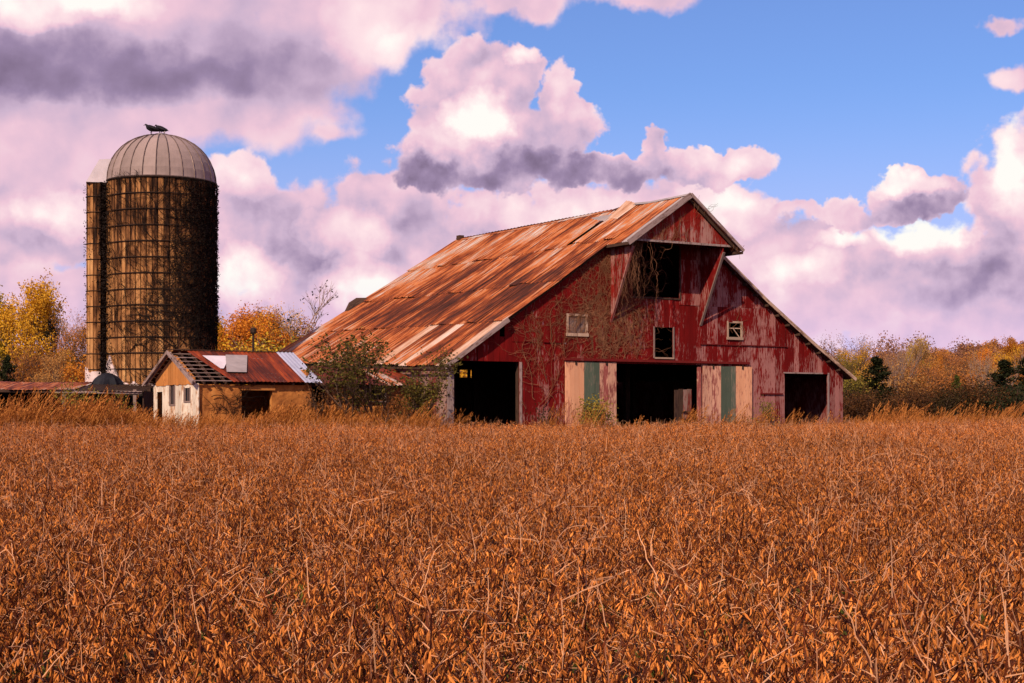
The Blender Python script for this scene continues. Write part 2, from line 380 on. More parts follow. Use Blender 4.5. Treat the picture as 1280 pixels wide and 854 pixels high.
# ------------------------------------------------------------------ mesh helpers
class MB:
    def __init__(s): s.v = []; s.f = []; s.uv = []; s.m = []
    def quad(s, pts, uvs=None, mi=0):
        i = len(s.v); s.v += [tuple(p) for p in pts]; s.f.append(tuple(range(i, i + len(pts))))
        if uvs is None: uvs = [(p[0] + p[1], p[2]) for p in pts]
        s.uv += list(uvs); s.m.append(mi)
    def hexa(s, P, mi=0, uvs=None):
        """P: 8 corners, 0-3 front loop, 4-7 the matching back loop"""
        uvs = uvs or [(p[0] + p[1], p[2]) for p in P]
        for f in ((0, 1, 2, 3), (5, 4, 7, 6), (1, 5, 6, 2), (4, 0, 3, 7), (3, 2, 6, 7), (4, 5, 1, 0)):
            s.quad([P[k] for k in f], [uvs[k] for k in f], mi)
    def box(s, x0, x1, y0, y1, z0, z1, mi=0):
        s.hexa([(x0, y0, z0), (x1, y0, z0), (x1, y0, z1), (x0, y0, z1), (x0, y1, z0), (x1, y1, z0), (x1, y1, z1), (x0, y1, z1)], mi)
    def beam(s, p, q, w, h, up=(0, 0, 1), mi=0):
        p = Vector(p); q = Vector(q); d = (q - p).normalized(); u = Vector(up)
        sx = d.cross(u).normalized() * w / 2; sz = sx.cross(d).normalized() * h / 2
        P = [p - sx - sz, p + sx - sz, p + sx + sz, p - sx + sz, q - sx - sz, q + sx - sz, q + sx + sz, q - sx + sz]
        L = (q - p).length
        uv = [(0, 0), (w, 0), (w + h, 0), (2 * w + h, 0), (0, L), (w, L), (w + h, L), (2 * w + h, L)]
        s.hexa([tuple(a) for a in P], mi, uv)
    def tube(s, pts, rad, n=4, mi=0, cap=True):
        pts = [Vector(p) for p in pts]
        if not hasattr(rad, '__len__'): rad = [rad] * len(pts)
        rings = []; prev = None
        for i, p in enumerate(pts):
            d = (pts[min(i + 1, len(pts) - 1)] - pts[max(i - 1, 0)])
            d = d.normalized() if d.length > 1e-9 else Vector((0, 0, 1))
            ref = prev if prev is not None else (Vector((1, 0, 0)) if abs(d.x) < .8 else Vector((0, 1, 0)))
            a = (ref - d * ref.dot(d))
            a = a.normalized() if a.length > 1e-6 else d.orthogonal().normalized()
            prev = a; b = d.cross(a)
            i0 = len(s.v)
            for k in range(n):
                t = 2 * math.pi * k / n
                s.v.append(tuple(p + (a * math.cos(t) + b * math.sin(t)) * rad[i]))
            rings.append(i0)
        for r in range(len(rings) - 1):
            for k in range(n):
                k2 = (k + 1) % n
                s.f.append((rings[r] + k, rings[r] + k2, rings[r + 1] + k2, rings[r + 1] + k)); s.uv += [(0, 0), (.1, 0), (.1, .5), (0, .5)]; s.m.append(mi)
        if cap and n >= 3:
            s.f.append(tuple(rings[-1] + k for k in range(n))); s.uv += [(0, 0)] * n; s.m.append(mi)
            s.f.append(tuple(rings[0] + k for k in reversed(range(n)))); s.uv += [(0, 0)] * n; s.m.append(mi)
    def mesh(s, name, mats, smooth=False):
        me = bpy.data.meshes.new(name)
        me.from_pydata(s.v, [], s.f)
        ul = me.uv_layers.new(name='UVMap')
        ul.data.foreach_set('uv', np.array(s.uv, dtype=np.float32).ravel())
        for m in (mats if isinstance(mats, (list, tuple)) else [mats]): me.materials.append(m)
        if any(s.m): me.polygons.foreach_set('material_index', s.m)
        if smooth: me.polygons.foreach_set('use_smooth', [True] * len(me.polygons))
        me.update()
        return me
    def build(s, name, mats, parent=None, smooth=False, **kw):
        return link(name, s.mesh(name, mats, smooth), parent, **kw)

def link(name, me, parent=None, label=None, cat=None, group=None, kind=None, loc=None, rot=None, scale=None):
    o = bpy.data.objects.new(name, me); sc.collection.objects.link(o)
    if parent is not None: o.parent = parent
    if label: o['label'] = label
    if cat: o['category'] = cat
    if group: o['group'] = group
    if kind: o['kind'] = kind
    if loc is not None: o.location = loc
    if rot is not None: o.rotation_euler = rot
    if scale is not None: o.scale = scale if hasattr(scale, '__len__') else (scale,) * 3
    return o

def thing(name, label, cat, loc=(0, 0, 0), rz=0, group=None, scale=1):
    return link(name, None, None, label, cat, group, None, loc, (0, 0, rz), scale)

# ------------------------------------------------------------------ the ground
def gz(x, y):
    t = min(max((y - 6) / 46., 0), 1)
    return .20 + .42 * (t * t * (3 - 2 * t) * .35 + t * .65)

xs = sorted(set([-6000, -2500, -900, -400] + list(range(-200, -40, 20)) + list(range(-40, 60, 2)) + list(range(60, 220, 20)) + [400, 900, 2500, 6000]))
ys = sorted(set([-300, -60, -20] + list(range(-8, 90, 2)) + [100, 120, 150, 200, 300, 500, 900, 1500, 3000, 9000]))
g = MB()
for x in xs:
    for y in ys:
        w = .03 * mnoise.noise(Vector((x * .4, y * .4, 0))) if abs(x) < 60 and y < 90 else 0
        g.v.append((x, y, gz(x, y) + w))
for i in range(len(xs) - 1):
    for j in range(len(ys) - 1):
        a = i * len(ys) + j
        g.f.append((a, a + len(ys), a + len(ys) + 1, a + 1)); g.uv += [(0, 0)] * 4; g.m.append(0)
g.build('ground', M['soil'], smooth=True, kind='structure')

# ------------------------------------------------------------------ scattering through geometry nodes
def scatter(name, pts, rots, scl, idx, protos, **kw):
    me = bpy.data.meshes.new(name); me.from_pydata(pts, [], [])
    a = me.attributes.new('rot', 'FLOAT_VECTOR', 'POINT'); a.data.foreach_set('vector', np.array(rots, dtype=np.float32).ravel())
    a = me.attributes.new('scl', 'FLOAT', 'POINT'); a.data.foreach_set('value', np.array(scl, dtype=np.float32))
    a = me.attributes.new('pick', 'INT', 'POINT'); a.data.foreach_set('value', np.array(idx, dtype=np.int32))
    for m in protos[0].data.materials: me.materials.append(m)
    o = link(name, me, **kw)
    t = bpy.data.node_groups.new(name + '_scatter', 'GeometryNodeTree')
    t.interface.new_socket('Geometry', in_out='INPUT', socket_type='NodeSocketGeometry')
    t.interface.new_socket('Geometry', in_out='OUTPUT', socket_type='NodeSocketGeometry')
    n = t.nodes; L = t.links
    gi = n.new('NodeGroupInput'); go = n.new('NodeGroupOutput')
    iop = n.new('GeometryNodeInstanceOnPoints'); j = n.new('GeometryNodeJoinGeometry')
    for p in protos:
        oi = n.new('GeometryNodeObjectInfo'); oi.inputs[0].default_value = p; oi.inputs['As Instance'].default_value = True
        L.new(oi.outputs['Geometry'], j.inputs[0])
    def at(nm, ty):
        x = n.new('GeometryNodeInputNamedAttribute'); x.data_type = ty; x.inputs[0].default_value = nm
        return [q for q in x.outputs if q.enabled and q.name == 'Attribute'][0]
    L.new(gi.outputs[0], iop.inputs['Points']); L.new(j.outputs[0], iop.inputs['Instance'])
    iop.inputs['Pick Instance'].default_value = True
    L.new(at('pick', 'INT'), iop.inputs['Instance Index'])
    L.new(at('rot', 'FLOAT_VECTOR'), iop.inputs['Rotation'])
    L.new(at('scl', 'FLOAT'), iop.inputs['Scale'])
    L.new(iop.outputs[0], go.inputs[0])
    md = o.modifiers.new('scatter', 'NODES'); md.node_group = t
    return o

def proto(name, mb, mats, smooth=False):
    return bpy.data.objects.new(name, mb.mesh(name, mats, smooth))

# ------------------------------------------------------------------ dried soybean crop
def pod(mb, p, d, L, w, mi=0):
    """curved flattened pod from p along d"""
    d = d.normalized(); side = d.cross(Vector((random.random() - .5, random.random() - .5, random.random() - .5))).normalized()
    nrm = side.cross(d); bend = nrm * L * random.uniform(-.22, .22)
    i = len(mb.v)
    mb.v.append(tuple(p))
    for t, k in ((.3, 1.0), (.72, .9)):
        c = p + d * L * t + bend * math.sin(math.pi * t)
        mb.v += [tuple(c + side * w * .5 * k), tuple(c + nrm * w * .32 * k), tuple(c - side * w * .5 * k), tuple(c - nrm * w * .32 * k)]
    mb.v.append(tuple(p + d * L))
    F = []
    for k in range(4):
        k2 = (k + 1) % 4
        F += [(i, i + 1 + k2, i + 1 + k), (i + 1 + k, i + 1 + k2, i + 5 + k2, i + 5 + k), (i + 5 + k, i + 5 + k2, i + 9)]
    for f in F:
        mb.f.append(f); mb.uv += [(0, 0)] * len(f); mb.m.append(mi)

def rv(k=1.0): return Vector((random.gauss(0, k), random.gauss(0, k), random.gauss(0, k)))

def soy_plant(seed, h=.8):
    random.seed(seed)
    mb = MB()
    lean = Vector((random.uniform(-.16, .22), random.uniform(-.2, .2), 0))
    pts = []; p = Vector((0, 0, -.02)); n = 9
    for k in range(n + 1):
        t = k / n
        pts.append(p + lean * t * t * h * 1.6 + rv(.008) + Vector((0, 0, h * t)))
    mb.tube(pts, [.0058 * (1 - .5 * k / n) for k in range(n + 1)], 3, 1, False)
    def pods_along(path, f0, cnt, sz=1.0):
        for _ in range(cnt):
            t = f0 + (1 - f0) * random.random() ** .75
            a = t * (len(path) - 1); i = min(int(a), len(path) - 2); c = path[i].lerp(path[i + 1], a - i)
            az_ = random.uniform(0, 6.28)
            for _k in range(random.choice((1, 2, 2, 3))):
                aa = az_ + random.uniform(-.9, .9)
                d_ = Vector((math.cos(aa) * .42, math.sin(aa) * .42, random.uniform(-1.8, -.35) if random.random() < .8 else random.uniform(.2, .9)))
                st = c + d_.normalized() * random.uniform(.004, .025)
                pod(mb, st, d_, random.uniform(.028, .048) * sz, random.uniform(.0062, .0092) * sz)
    pods_along(pts, .12, 19)
    for b in range(random.randint(3, 5)):
        k = random.randint(2, 6); az_ = random.uniform(0, 6.28); L = random.uniform(.2, .42)
        o = Vector((math.cos(az_), math.sin(az_), 0)); c = pts[k]
        br = [c + o * L * t * .55 + Vector((0, 0, L * t * (.9 - .25 * t))) + rv(.006) for t in (0, .25, .5, .75, 1)]
        mb.tube(br, [.0034, .003, .0026, .0022, .0015], 3, 1, False)
        pods_along(br, .25, 7, .95)
    for b in range(20):                # short broken twigs and petioles
        t_ = random.uniform(.25, 1) * (len(pts) - 1); i_ = min(int(t_), len(pts) - 2); c = pts[i_].lerp(pts[i_ + 1], t_ - i_)
        d_ = Vector((random.gauss(0, 1), random.gauss(0, 1), random.gauss(.5, .8))).normalized(); L = random.uniform(.04, .13)
        m1 = c + d_ * L * .5; d_ = (d_ + rv(.35)).normalized(); m2 = m1 + d_ * L * .5
        mb.tube([c, m1, m2], [.0022, .0017, .0012], 3, random.choice((1, 2, 2)), False)
    if random.random() < .35:          # leafless petioles, curling
        for b in range(random.randint(1, 2)):
            c = pts[random.randint(4, n)]; az_ = random.uniform(0, 6.28); L = random.uniform(.12, .28)
            o = Vector((math.cos(az_), math.sin(az_), 0)); cu = random.uniform(-1.2, .6)
            q_ = c.copy(); br = [q_.copy()]; aa = az_; ee = random.uniform(.1, 1.2); dw = random.gauss(0, .18)
            for w_ in range(9):
                aa += dw + random.gauss(0, .34); ee += cu * .14 + random.gauss(0, .24)
                q_ = q_ + Vector((math.cos(aa) * math.cos(ee), math.sin(aa) * math.cos(ee), math.sin(ee))) * L / 9; br.append(q_.copy())
            mb.tube(br, [.0024 - .0001 * w_ for w_ in range(10)], 3, 2, False)
    return mb

soy = [proto('soybean_plant', soy_plant(100 + k, random.uniform(.72, .86)), [M['pod'], M['stem'], M['tendril']]) for k in range(14)]
# long curled weed vine draped over the tops
def curl_vine(seed):
    random.seed(seed); mb = MB(); a = 0.; p = Vector((0, 0, .80)); pts = [Vector((-.06, .02, .45)), Vector((-.03, .01, .58)), Vector((-.01, 0, .70)), p.copy()]
    el_ = random.uniform(.2, .9)
    da_ = random.gauss(0, .12)
    for k in range(random.randint(12, 20)):
        da_ += random.gauss(0, .16); a += da_ + random.gauss(0, .25); el_ -= random.uniform(-.10, .22)
        p = p + Vector((math.cos(a) * math.cos(el_), math.sin(a) * math.cos(el_), math.sin(el_))) * .035
        pts.append(p.copy())
    mb.tube(pts, [.0034 * (1 - .6 * k / len(pts)) for k in range(len(pts))], 3, 2, False)
    return mb
soy += [proto('dry_curled_vine', curl_vine(300 + k), [M['pod'], M['stem'], M['tendril']]) for k in range(6)]

rng = np.random.default_rng(5)
def field_edge(x): return 53.0 + (0.60 * max(0, min(x - 1.5, 26)))
pts = []; rots = []; scl = []; idx = []
y = 3.6
while y < 70:
    dens = 35 if y < 14 else (32 if y < 30 else 17)
    hw = .345 * y + 7.0; dy = .5
    cnt = int(2 * hw * dy * dens)
    X = rng.uniform(-hw, hw, cnt); Y = rng.uniform(y, y + dy, cnt)
    for xx, yy in zip(X, Y):
        if yy > field_edge(xx) or (xx < -3 and yy > 50.5): continue
        k = mnoise.noise(Vector((xx * .35, yy * .35, 3.1)))
        if yy < 30 and mnoise.noise(Vector((xx * 5.0, yy * 3.0, 2.2))) < -.05 and rng.random() < .75: continue
        if yy < 30 and mnoise.noise(Vector((xx * 1.1, yy * 1.1, 8.1))) < -.30 and rng.random() < .8: continue
        s_ = .97 + .20 * k + .10 * mnoise.noise(Vector((xx * 1.6, yy * 1.6, 6.))) + rng.normal(0, .09)
        isv = rng.random() < (.007 if yy < 30 else .005)
        pts.append((xx, yy, gz(xx, yy))); scl.append(max(s_, .6) * (1.0 if yy < 30 else 1.06))
        rots.append((rng.normal(0, .10), rng.normal(.03, .10), rng.uniform(0, 6.28)))
        idx.append(int(rng.integers(0, 6)) if isv else int(rng.integers(6, 20)))
    y += dy
# joined instances come out last link first: picks 0-5 are the curled vines
soy_order = soy
scatter('soybean_crop', pts, rots, scl, idx, soy_order, kind='stuff', label='dried brown soybean plants hung with pods filling the field', cat='crop')
print('soy plants', len(pts))

# low green weeds under the crop, near
def weed(seed):
    random.seed(seed); mb = MB()
    for _ in range(10):
        a = random.uniform(0, 6.28); r = random.uniform(.02, .14); c = Vector((math.cos(a) * r, math.sin(a) * r, random.uniform(.02, .18)))
        d1 = rv().normalized() * .03; d2 = d1.cross(rv()).normalized() * .016
        mb.quad([c - d1, c - d2, c + d1, c + d2])
    return mb
wd = [proto('green_weed', weed(40 + k), [M['leaf_green']]) for k in range(4)]
pts = []; rots = []; scl = []; idx = []
for _ in range(1400):
    yy = rng.uniform(4.4, 14); xx = rng.uniform(-.36 * yy - 1, .36 * yy + 1)
    if mnoise.noise(Vector((xx * .8, yy * .8, 9))) < 0: continue
    pts.append((xx, yy, gz(xx, yy))); rots.append((0, 0, rng.uniform(0, 6.28))); scl.append(rng.uniform(.7, 1.5)); idx.append(int(rng.integers(0, 4)))
scatter('green_weeds', pts, rots, scl, idx, wd, kind='stuff', label='small green weeds low between the dried soybean stems', cat='weeds')

# ------------------------------------------------------------------ tall golden grass at the buildings
def grass_clump(seed, h, lean):
    random.seed(seed); mb = MB()
    for _ in range(26):
        b = Vector((random.gauss(0, .12), random.gauss(0, .12), 0)); hh = h * random.uniform(.55, 1.1)
        l = Vector((lean * random.uniform(.5, 1.5), random.gauss(0, .12), 0)); w = random.uniform(.006, .012)
        sd = Vector((random.gauss(0, 1), random.gauss(0, 1), 0)).normalized() * w
        prev = b
        for k in range(1, 5):
            t = k / 4; c = b + l * hh * t * t + Vector((0, 0, hh * t * (1 - .18 * t * abs(lean))))
            kk = 1 - .6 * t
            mb.quad([prev - sd * kk * 1.3, prev + sd * kk * 1.3, c + sd * kk, c - sd * kk]); prev = c
        if random.random() < .55:       # feathery seed head
            for q in range(9):
                c = prev - (l * .25 + Vector((0, 0, .3))).normalized() * hh * .22 * (q / 9.) + rv(.010)
                d1 = (l * .5 + Vector((0, 0, .6)) + rv(.25)).normalized() * random.uniform(.02, .045); d2 = d1.cross(rv()).normalized() * .008
                mb.quad([c - d1, c - d2, c + d1, c + d2])
    return mb
gr = [proto('grass_clump', grass_clump(500 + k, 1.0, .45), [M['grass']]) for k in range(8)]
pts = []; rots = []; scl = []; idx = []
def gadd(x0, x1, yf0, yf1, n, h0, h1):
    for _ in range(n):
        xx = rng.uniform(x0, x1); yy = rng.uniform(yf0(xx), yf1(xx))
        pts.append((xx, yy, gz(xx, yy))); rots.append((rng.normal(0, .08), rng.normal(0, .1), rng.normal(0, .5)))
        scl.append(rng.uniform(h0, h1)); idx.append(int(rng.integers(0, 8)))
gadd(-24, -12.6, lambda x: 50.3, lambda x: 55.0, 800, .85, 1.45)
gadd(-24, -13, lambda x: 50.3, lambda x: 53, 70, 1.5, 2.0)
gadd(-12.6, -3.0, lambda x: 50.2, lambda x: 52.3, 330, .8, 1.25)
gadd(-8.5, -3, lambda x: 51.5, lambda x: 55, 190, 1.0, 1.6)
gadd(-3, 13.5, lambda x: field_edge(x) - 1.0, lambda x: field_edge(x) + 1.2, 420, .60, .92)
gadd(-3, 13.5, lambda x: field_edge(x) - .5, lambda x: field_edge(x) + 1.2, 30, 1.2, 1.55)
gadd(13.5, 34, lambda x: field_edge(x) - 1.0, lambda x: field_edge(x) + 9, 1500, .75, 1.15)
gadd(13.5, 32, lambda x: field_edge(x), lambda x: field_edge(x) + 5, 60, 1.35, 1.8)
gadd(-40, -18, lambda x: 58, lambda x: 85, 900, .8, 1.3)
gadd(-14, 30, lambda x: 82, lambda x: 100, 900, .8, 1.2)
scatter('tall_grass', pts, rots, scl, idx, gr, kind='stuff', label='tall golden grass leaning in the wind along the barn and sheds', cat='grass')

# ------------------------------------------------------------------ trees
def tree_mesh(seed, H, spread, trunk_frac, leaves, leaf, up=.35, depth=4, nbr=(4, 5), clump=.34, trunks=1, cone=False):
    """returns (trunk mesh builder, crown mesh builder)"""
    random.seed(seed); wood = MB(); crown = MB(); tips = []
    def grow(p, d, L, r, lev):
        n = 4; pts = [p]; q = p; dd = d
        for k in range(n):
            dd = (dd + rv(.10) + Vector((0, 0, .06))).normalized(); q = q + dd * L / n; pts.append(q)
        wood.tube(pts, [r * (1 - .45 * k / n) for k in range(n + 1)], 6 if lev == 0 else (4 if lev == 1 else 3), 0, False)
        if lev >= depth - 1:
            tips.append((pts[-1], dd, 1.)); tips.append((pts[2], dd, .8)); return
        m = random.randint(*nbr)
        for b in range(m):
            t = random.uniform(trunk_frac if lev == 0 else .35, 1.0); i = min(int(t * n), n - 1); c = pts[i].lerp(pts[i + 1], t * n - i)
            az_ = 2 * math.pi * (b + random.random() * .7) / m
            side = Vector((math.cos(az_), math.sin(az_), 0))
            bd = (dd * (up + .35) + side * random.uniform(.55, 1.0) * spread + Vector((0, 0, up * .6))).normalized()
            grow(c, bd, L * random.uniform(.52, .72), r * .5, lev + 1)
        grow(pts[-1], dd, L * .6, r * .5, lev + 1)
    if cone:
        wood.tube([(0, 0, 0), (0, 0, H * .5), (0, 0, H)], [H * .02, H * .012, .01], 6)
        for k in range(int(70)):
            t = .04 + .96 * (k / 70.); z = H * t; rr = spread * (.9 - .9 * t) ** .5 * (.72 + .5 * mnoise.noise(Vector((t * 7, 3, 1)))) * random.uniform(.75, 1.1)
            for _ in range(3 if t < .6 else 2):
                a = random.uniform(0, 6.28); e = Vector((math.cos(a) * rr, math.sin(a) * rr, z + rr * .25))
                wood.tube([(0, 0, z), e], [.03, .008], 3, 0, False)
                for f in (.3, .5, .7, .9, 1.0): tips.append((Vector((0, 0, z)).lerp(e, f), (e - Vector((0, 0, z))).normalized(), .7))
    else:
        for k in range(trunks):
            d0 = Vector((random.gauss(0, .10 + .16 * (trunks > 1)), random.gauss(0, .10 + .16 * (trunks > 1)), 1)).normalized()
            grow(Vector((random.gauss(0, .15) * (trunks > 1), random.gauss(0, .15) * (trunks > 1), -.1)), d0, H * .52, H * .020 / trunks ** .4, 0)
    if leaves:
        per = max(1, leaves // len(tips))
        for (c, d_, k) in tips:
            dens = random.uniform(.25, 1.6)
            for _ in range(int(per * dens)):
                o = rv(clump * k)
                if o.length > 2.1 * clump * k: o *= .5
                o = c + o
                a = rv().normalized() * leaf * random.uniform(.6, 1.2); b = a.cross(rv()).normalized() * leaf * random.uniform(.35, .7)
                crown.quad([o - a, o - b, o + a, o + b])
    z = max([v[2] for v in wood.v]); s = H / z
    for B in (wood, crown): B.v = [(v[0] * s, v[1] * s, v[2] * s) for v in B.v]
    return wood, crown

TV = {}
def variant(key, *a, **k):
    w, c = tree_mesh(*a, **k)
    TV[key] = (w.mesh('trunk', [M['bark']], True), c.mesh('crown', [M['leaf_gold']]) if c.f else None)
variant('full_a', 11, 9, .75, .22, 15000, .095)
variant('full_b', 12, 9, .95, .15, 14000, .095, nbr=(4, 6))
variant('full_c', 13, 9, .60, .25, 13000, .095, up=.55)
variant('airy_a', 14, 9, .75, .20, 6500, .075, up=.45, clump=.30, depth=5, nbr=(3, 4))
variant('airy_b', 15, 9, .9, .12, 6500, .075, trunks=2, clump=.30, depth=5, nbr=(3, 4))
variant('thin', 16, 9, .6, .25, 1500, .08, up=.5, clump=.25, trunks=2)
variant('bare', 17, 9, 1.0, .12, 200, .10, up=.4, nbr=(3, 4), clump=.2, depth=5)
variant('bush_a', 18, 4, 1.0, .05, 6500, .075, up=.3, trunks=4, depth=3, nbr=(5, 6), clump=.38)
variant('bush_b', 19, 4, 1.1, .05, 6000, .075, up=.25, trunks=5, depth=3, nbr=(5, 6), clump=.42)
variant('cedar', 20, 6, 1.7, 0, 9500, .085, cone=True, clump=.15)

def tree(kind, leafc, px, Y, top, label, cat='tree', group=None, wide=1.0, name=None, bark='bark'):
    """px: bearing in pixels at the photo's scale, Y: distance, top: height of the tip over the eye"""
    X = (px - 640) / 2000. * Y; z0 = gz(X, Y); H = top + EYE - z0
    w, c = TV[kind]; base = 4. if kind.startswith('bush') else (6. if kind == 'cedar' else 9.)
    s = H / base
    t = link(name or ('cedar_tree' if kind == 'cedar' else 'shrub' if kind.startswith('bush') else 'bare_tree' if kind == 'bare' else 'autumn_tree'),
             None, None, label, cat, group, None, (X, Y, z0), (0, 0, random.uniform(0, 6.28)), (s * wide, s * wide, s))
    a = link('trunk' if not kind.startswith('bush') else 'stems', w, t)
    if bark != 'bark': a.material_slots[0].link = 'OBJECT'; a.material_slots[0].material = M[bark]
    if c:
        o = link('crown', c, t); o.material_slots[0].link = 'OBJECT'; o.material_slots[0].material = M['leaf_' + leafc]
    return t

random.seed(3)
GL = 'autumn trees left of the silo'; GM = 'autumn trees between silo and barn'; GR = 'trees in the tree line right of the barn'
tree('full_a', 'gold', 32, 92, 8.1, 'tall golden tree at the left edge of the photo, left of the silo', group=GL, wide=.95)
tree('full_c', 'yellow', 4, 96, 7.9, 'golden-yellow tree cut by the left edge of the photo', group=GL, wide=.9)
tree('full_b', 'dkolive', 60, 97, 7.5, 'dark olive tree just right of the tall golden tree, left of the silo', group=GL, wide=.62)
tree('airy_b', 'orange', 98, 90, 6.0, 'orange tree directly beside the left side of the silo', group=GL, wide=.72)
tree('airy_a', 'gold', 84, 98, 5.9, 'thin golden tree between the dark olive tree and the silo', group=GL, wide=.7)
tree('airy_b', 'rust', 44, 84, 3.9, 'low rusty brown tree in front of the tall golden tree', group=GL, wide=1.0)
tree('airy_a', 'tan', 70, 80, 3.3, 'twiggy tan small tree above the low shed roof left of the silo', group=GL, wide=1.0)
tree('cedar', 'pine', 9, 78, 2.9, 'dark green evergreen low at the left edge above the flat shed roof', 'evergreen', wide=1.0)
tree('bush_a', 'orange', 110, 84, 2.9, 'orange bush at the foot of the silo on its left side', 'shrub', wide=1.1)
tree('bush_b', 'rust', 20, 86, 3.0, 'rust-coloured bush behind the dark evergreen at the left edge', 'shrub', wide=1.3)
tree('full_a', 'gold', 272, 92, 5.9, 'golden yellow tree partly hidden behind the right side of the silo', group=GM, wide=.95)
tree('full_a', 'orange', 300, 92, 6.4, 'bright orange tree right of the silo above the rusty shed roof', group=GM, wide=1.1)
tree('full_b', 'orange', 326, 90, 5.9, 'orange-gold tree in the middle of the gap between silo and barn', group=GM, wide=1.0)
tree('airy_b', 'gold', 350, 92, 6.4, 'brownish gold tree left of the bare tree beside the barn roof', group=GM, wide=1.0)
tree('full_a', 'rust', 338, 100, 6.9, 'rusty orange tree just left of the nearly bare tree', group=GM, wide=1.0)
tree('bush_a', 'olive', 368, 88, 4.0, 'olive bush at the foot of the bare tree', 'shrub', wide=1.3)
tree('bush_b', 'yellow', 335, 84, 3.7, 'yellow bush behind the metal post over the shed roof', 'shrub', wide=1.2)
tree('bush_a', 'gold', 282, 82, 3.6, 'golden bush low beside the right foot of the silo', 'shrub', wide=1.2)
tree('bare', 'dkolive', 352, 88, 7.6, 'nearly bare tree with a few last leaves left of the barn roof', 'bare tree', wide=1.25, bark='bark_pale')
tree('bush_a', 'gold', 575, 96, 3.9, 'golden bush seen through the holes in the back wall of the barn', 'shrub', wide=1.4)
R_ = [('airy_b', 'mauve', 1050, 104, 5.3, 'mauve-brown bare-topped tree rising just right of the barn roof edge', 1.1),
      ('airy_a', 'gold', 1078, 100, 4.5, 'yellow-orange tree second from the barn in the tree line', .9),
      ('thin', 'tan', 1102, 92, 4.7, 'thin twiggy tree with pale stems near the dark cedar right of the barn', .8),
      ('full_c', 'yellow', 1140, 112, 5.3, 'yellow-green tree standing highest in the middle of the tree line', .7),
      ('airy_a', 'tan', 1160, 108, 5.1, 'tan tree right of the yellow-green one', .9),
      ('full_b', 'orange', 1172, 118, 4.9, 'bright orange-red crown behind the brown trees in the tree line', .6),
      ('airy_b', 'rust', 1148, 98, 3.7, 'spreading rusty brown tree right of the dark cedar', 1.25),
      ('airy_a', 'rust', 1190, 96, 3.9, 'brown twiggy tree in the middle of the tree line right of the barn', 1.2),
      ('airy_b', 'tan', 1214, 104, 4.0, 'tan brown tree behind the small green cedar', 1.2),
      ('thin', 'tan', 1230, 90, 4.1, 'pale trunked thin tree near the right edge of the photo', .9),
      ('full_a', 'orange', 1240, 112, 5.0, 'orange tree near the right edge standing against the hill', .7),
      ('airy_a', 'gold', 1262, 100, 4.3, 'golden brown tree close to the right edge of the photo', 1.1),
      ('full_c', 'orange', 1282, 104, 4.9, 'orange tree cut by the right edge of the photo', .8),
      ('airy_b', 'rust', 1098, 106, 4.2, 'rust tree behind the dark cedar right of the barn', 1.2),
      ('airy_a', 'olive', 1058, 92, 3.5, 'olive green tree hugging the right wall of the barn', 1.0),
      ('airy_b', 'mauve', 1200, 116, 4.6, 'mauve-brown tree behind the middle of the tree line', 1.0),
      ('airy_b', 'mauve', 1122, 116, 4.9, 'mauve-brown tree between the twiggy tree and the yellow-green one', .9),
      ('airy_a', 'rust', 1305, 98, 4.2, 'rust tree just past the right edge of the photo', 1.1)]
for k, lc, px, Y, top, lab, wd_ in R_:
    tree(k, lc, px, Y, top, lab, group=GR, wide=wd_, bark='bark_pale' if k == 'thin' else 'bark')
C_ = [(1096, 88, 3.2, 1.5, 'tall dark cedar in the tree line a little right of the barn'),
      (1196, 88, 2.2, .9, 'small dark green cedar in the middle of the tree line'),
      (1256, 87, 3.0, 1.7, 'broad dark cedar near the right edge of the photo'),
      (1282, 90, 3.2, 1.7, 'dark cedar cut by the right edge of the photo')]
for px, Y, top, wd_, lab in C_: tree('cedar', 'pine' if px != 1196 else 'green', px, Y, top, lab, 'evergreen', 'cedars in the tree line', wide=wd_)
B_ = [(1066, 86, 1.7, 'dkolive', 'dark olive bush at the right back corner of the barn'), (1084, 84, 1.3, 'brown', 'dark bush left of the tall cedar at the grass edge'),
      (1118, 86, 1.3, 'dkolive', 'dark bush right of the tall cedar'), (1142, 85, 1.5, 'brown', 'dark bush under the spreading rusty tree'),
      (1166, 85, 1.3, 'dkolive', 'dark olive bush left of the small green cedar'), (1182, 87, 1.8, 'brown', 'dark bush hugging the small green cedar on its left'),
      (1214, 86, 1.6, 'dkolive', 'dark bush right of the small green cedar'), (1236, 85, 1.7, 'brown', 'dark bush at the foot of the pale trunked tree'),
      (1276, 84, 1.8, 'pine', 'blackish bush at the right edge of the photo'), (1052, 88, 2.4, 'olive', 'olive bush behind the right wall of the barn'),
      (1156, 92, 2.3, 'rust', 'rust bush behind the dark bushes in mid tree line'), (1226, 92, 2.6, 'rust', 'rust bush behind the pale trunked tree'),
      (1128, 92, 2.6, 'tan', 'tan bush between cedar and rusty tree')]
for i, (px, Y, top, lc, lab) in enumerate(B_):
    tree('bush_a' if i % 2 else 'bush_b', lc, px, Y, top, lab, 'shrub', 'bushes along the foot of the tree line', wide=1.35)

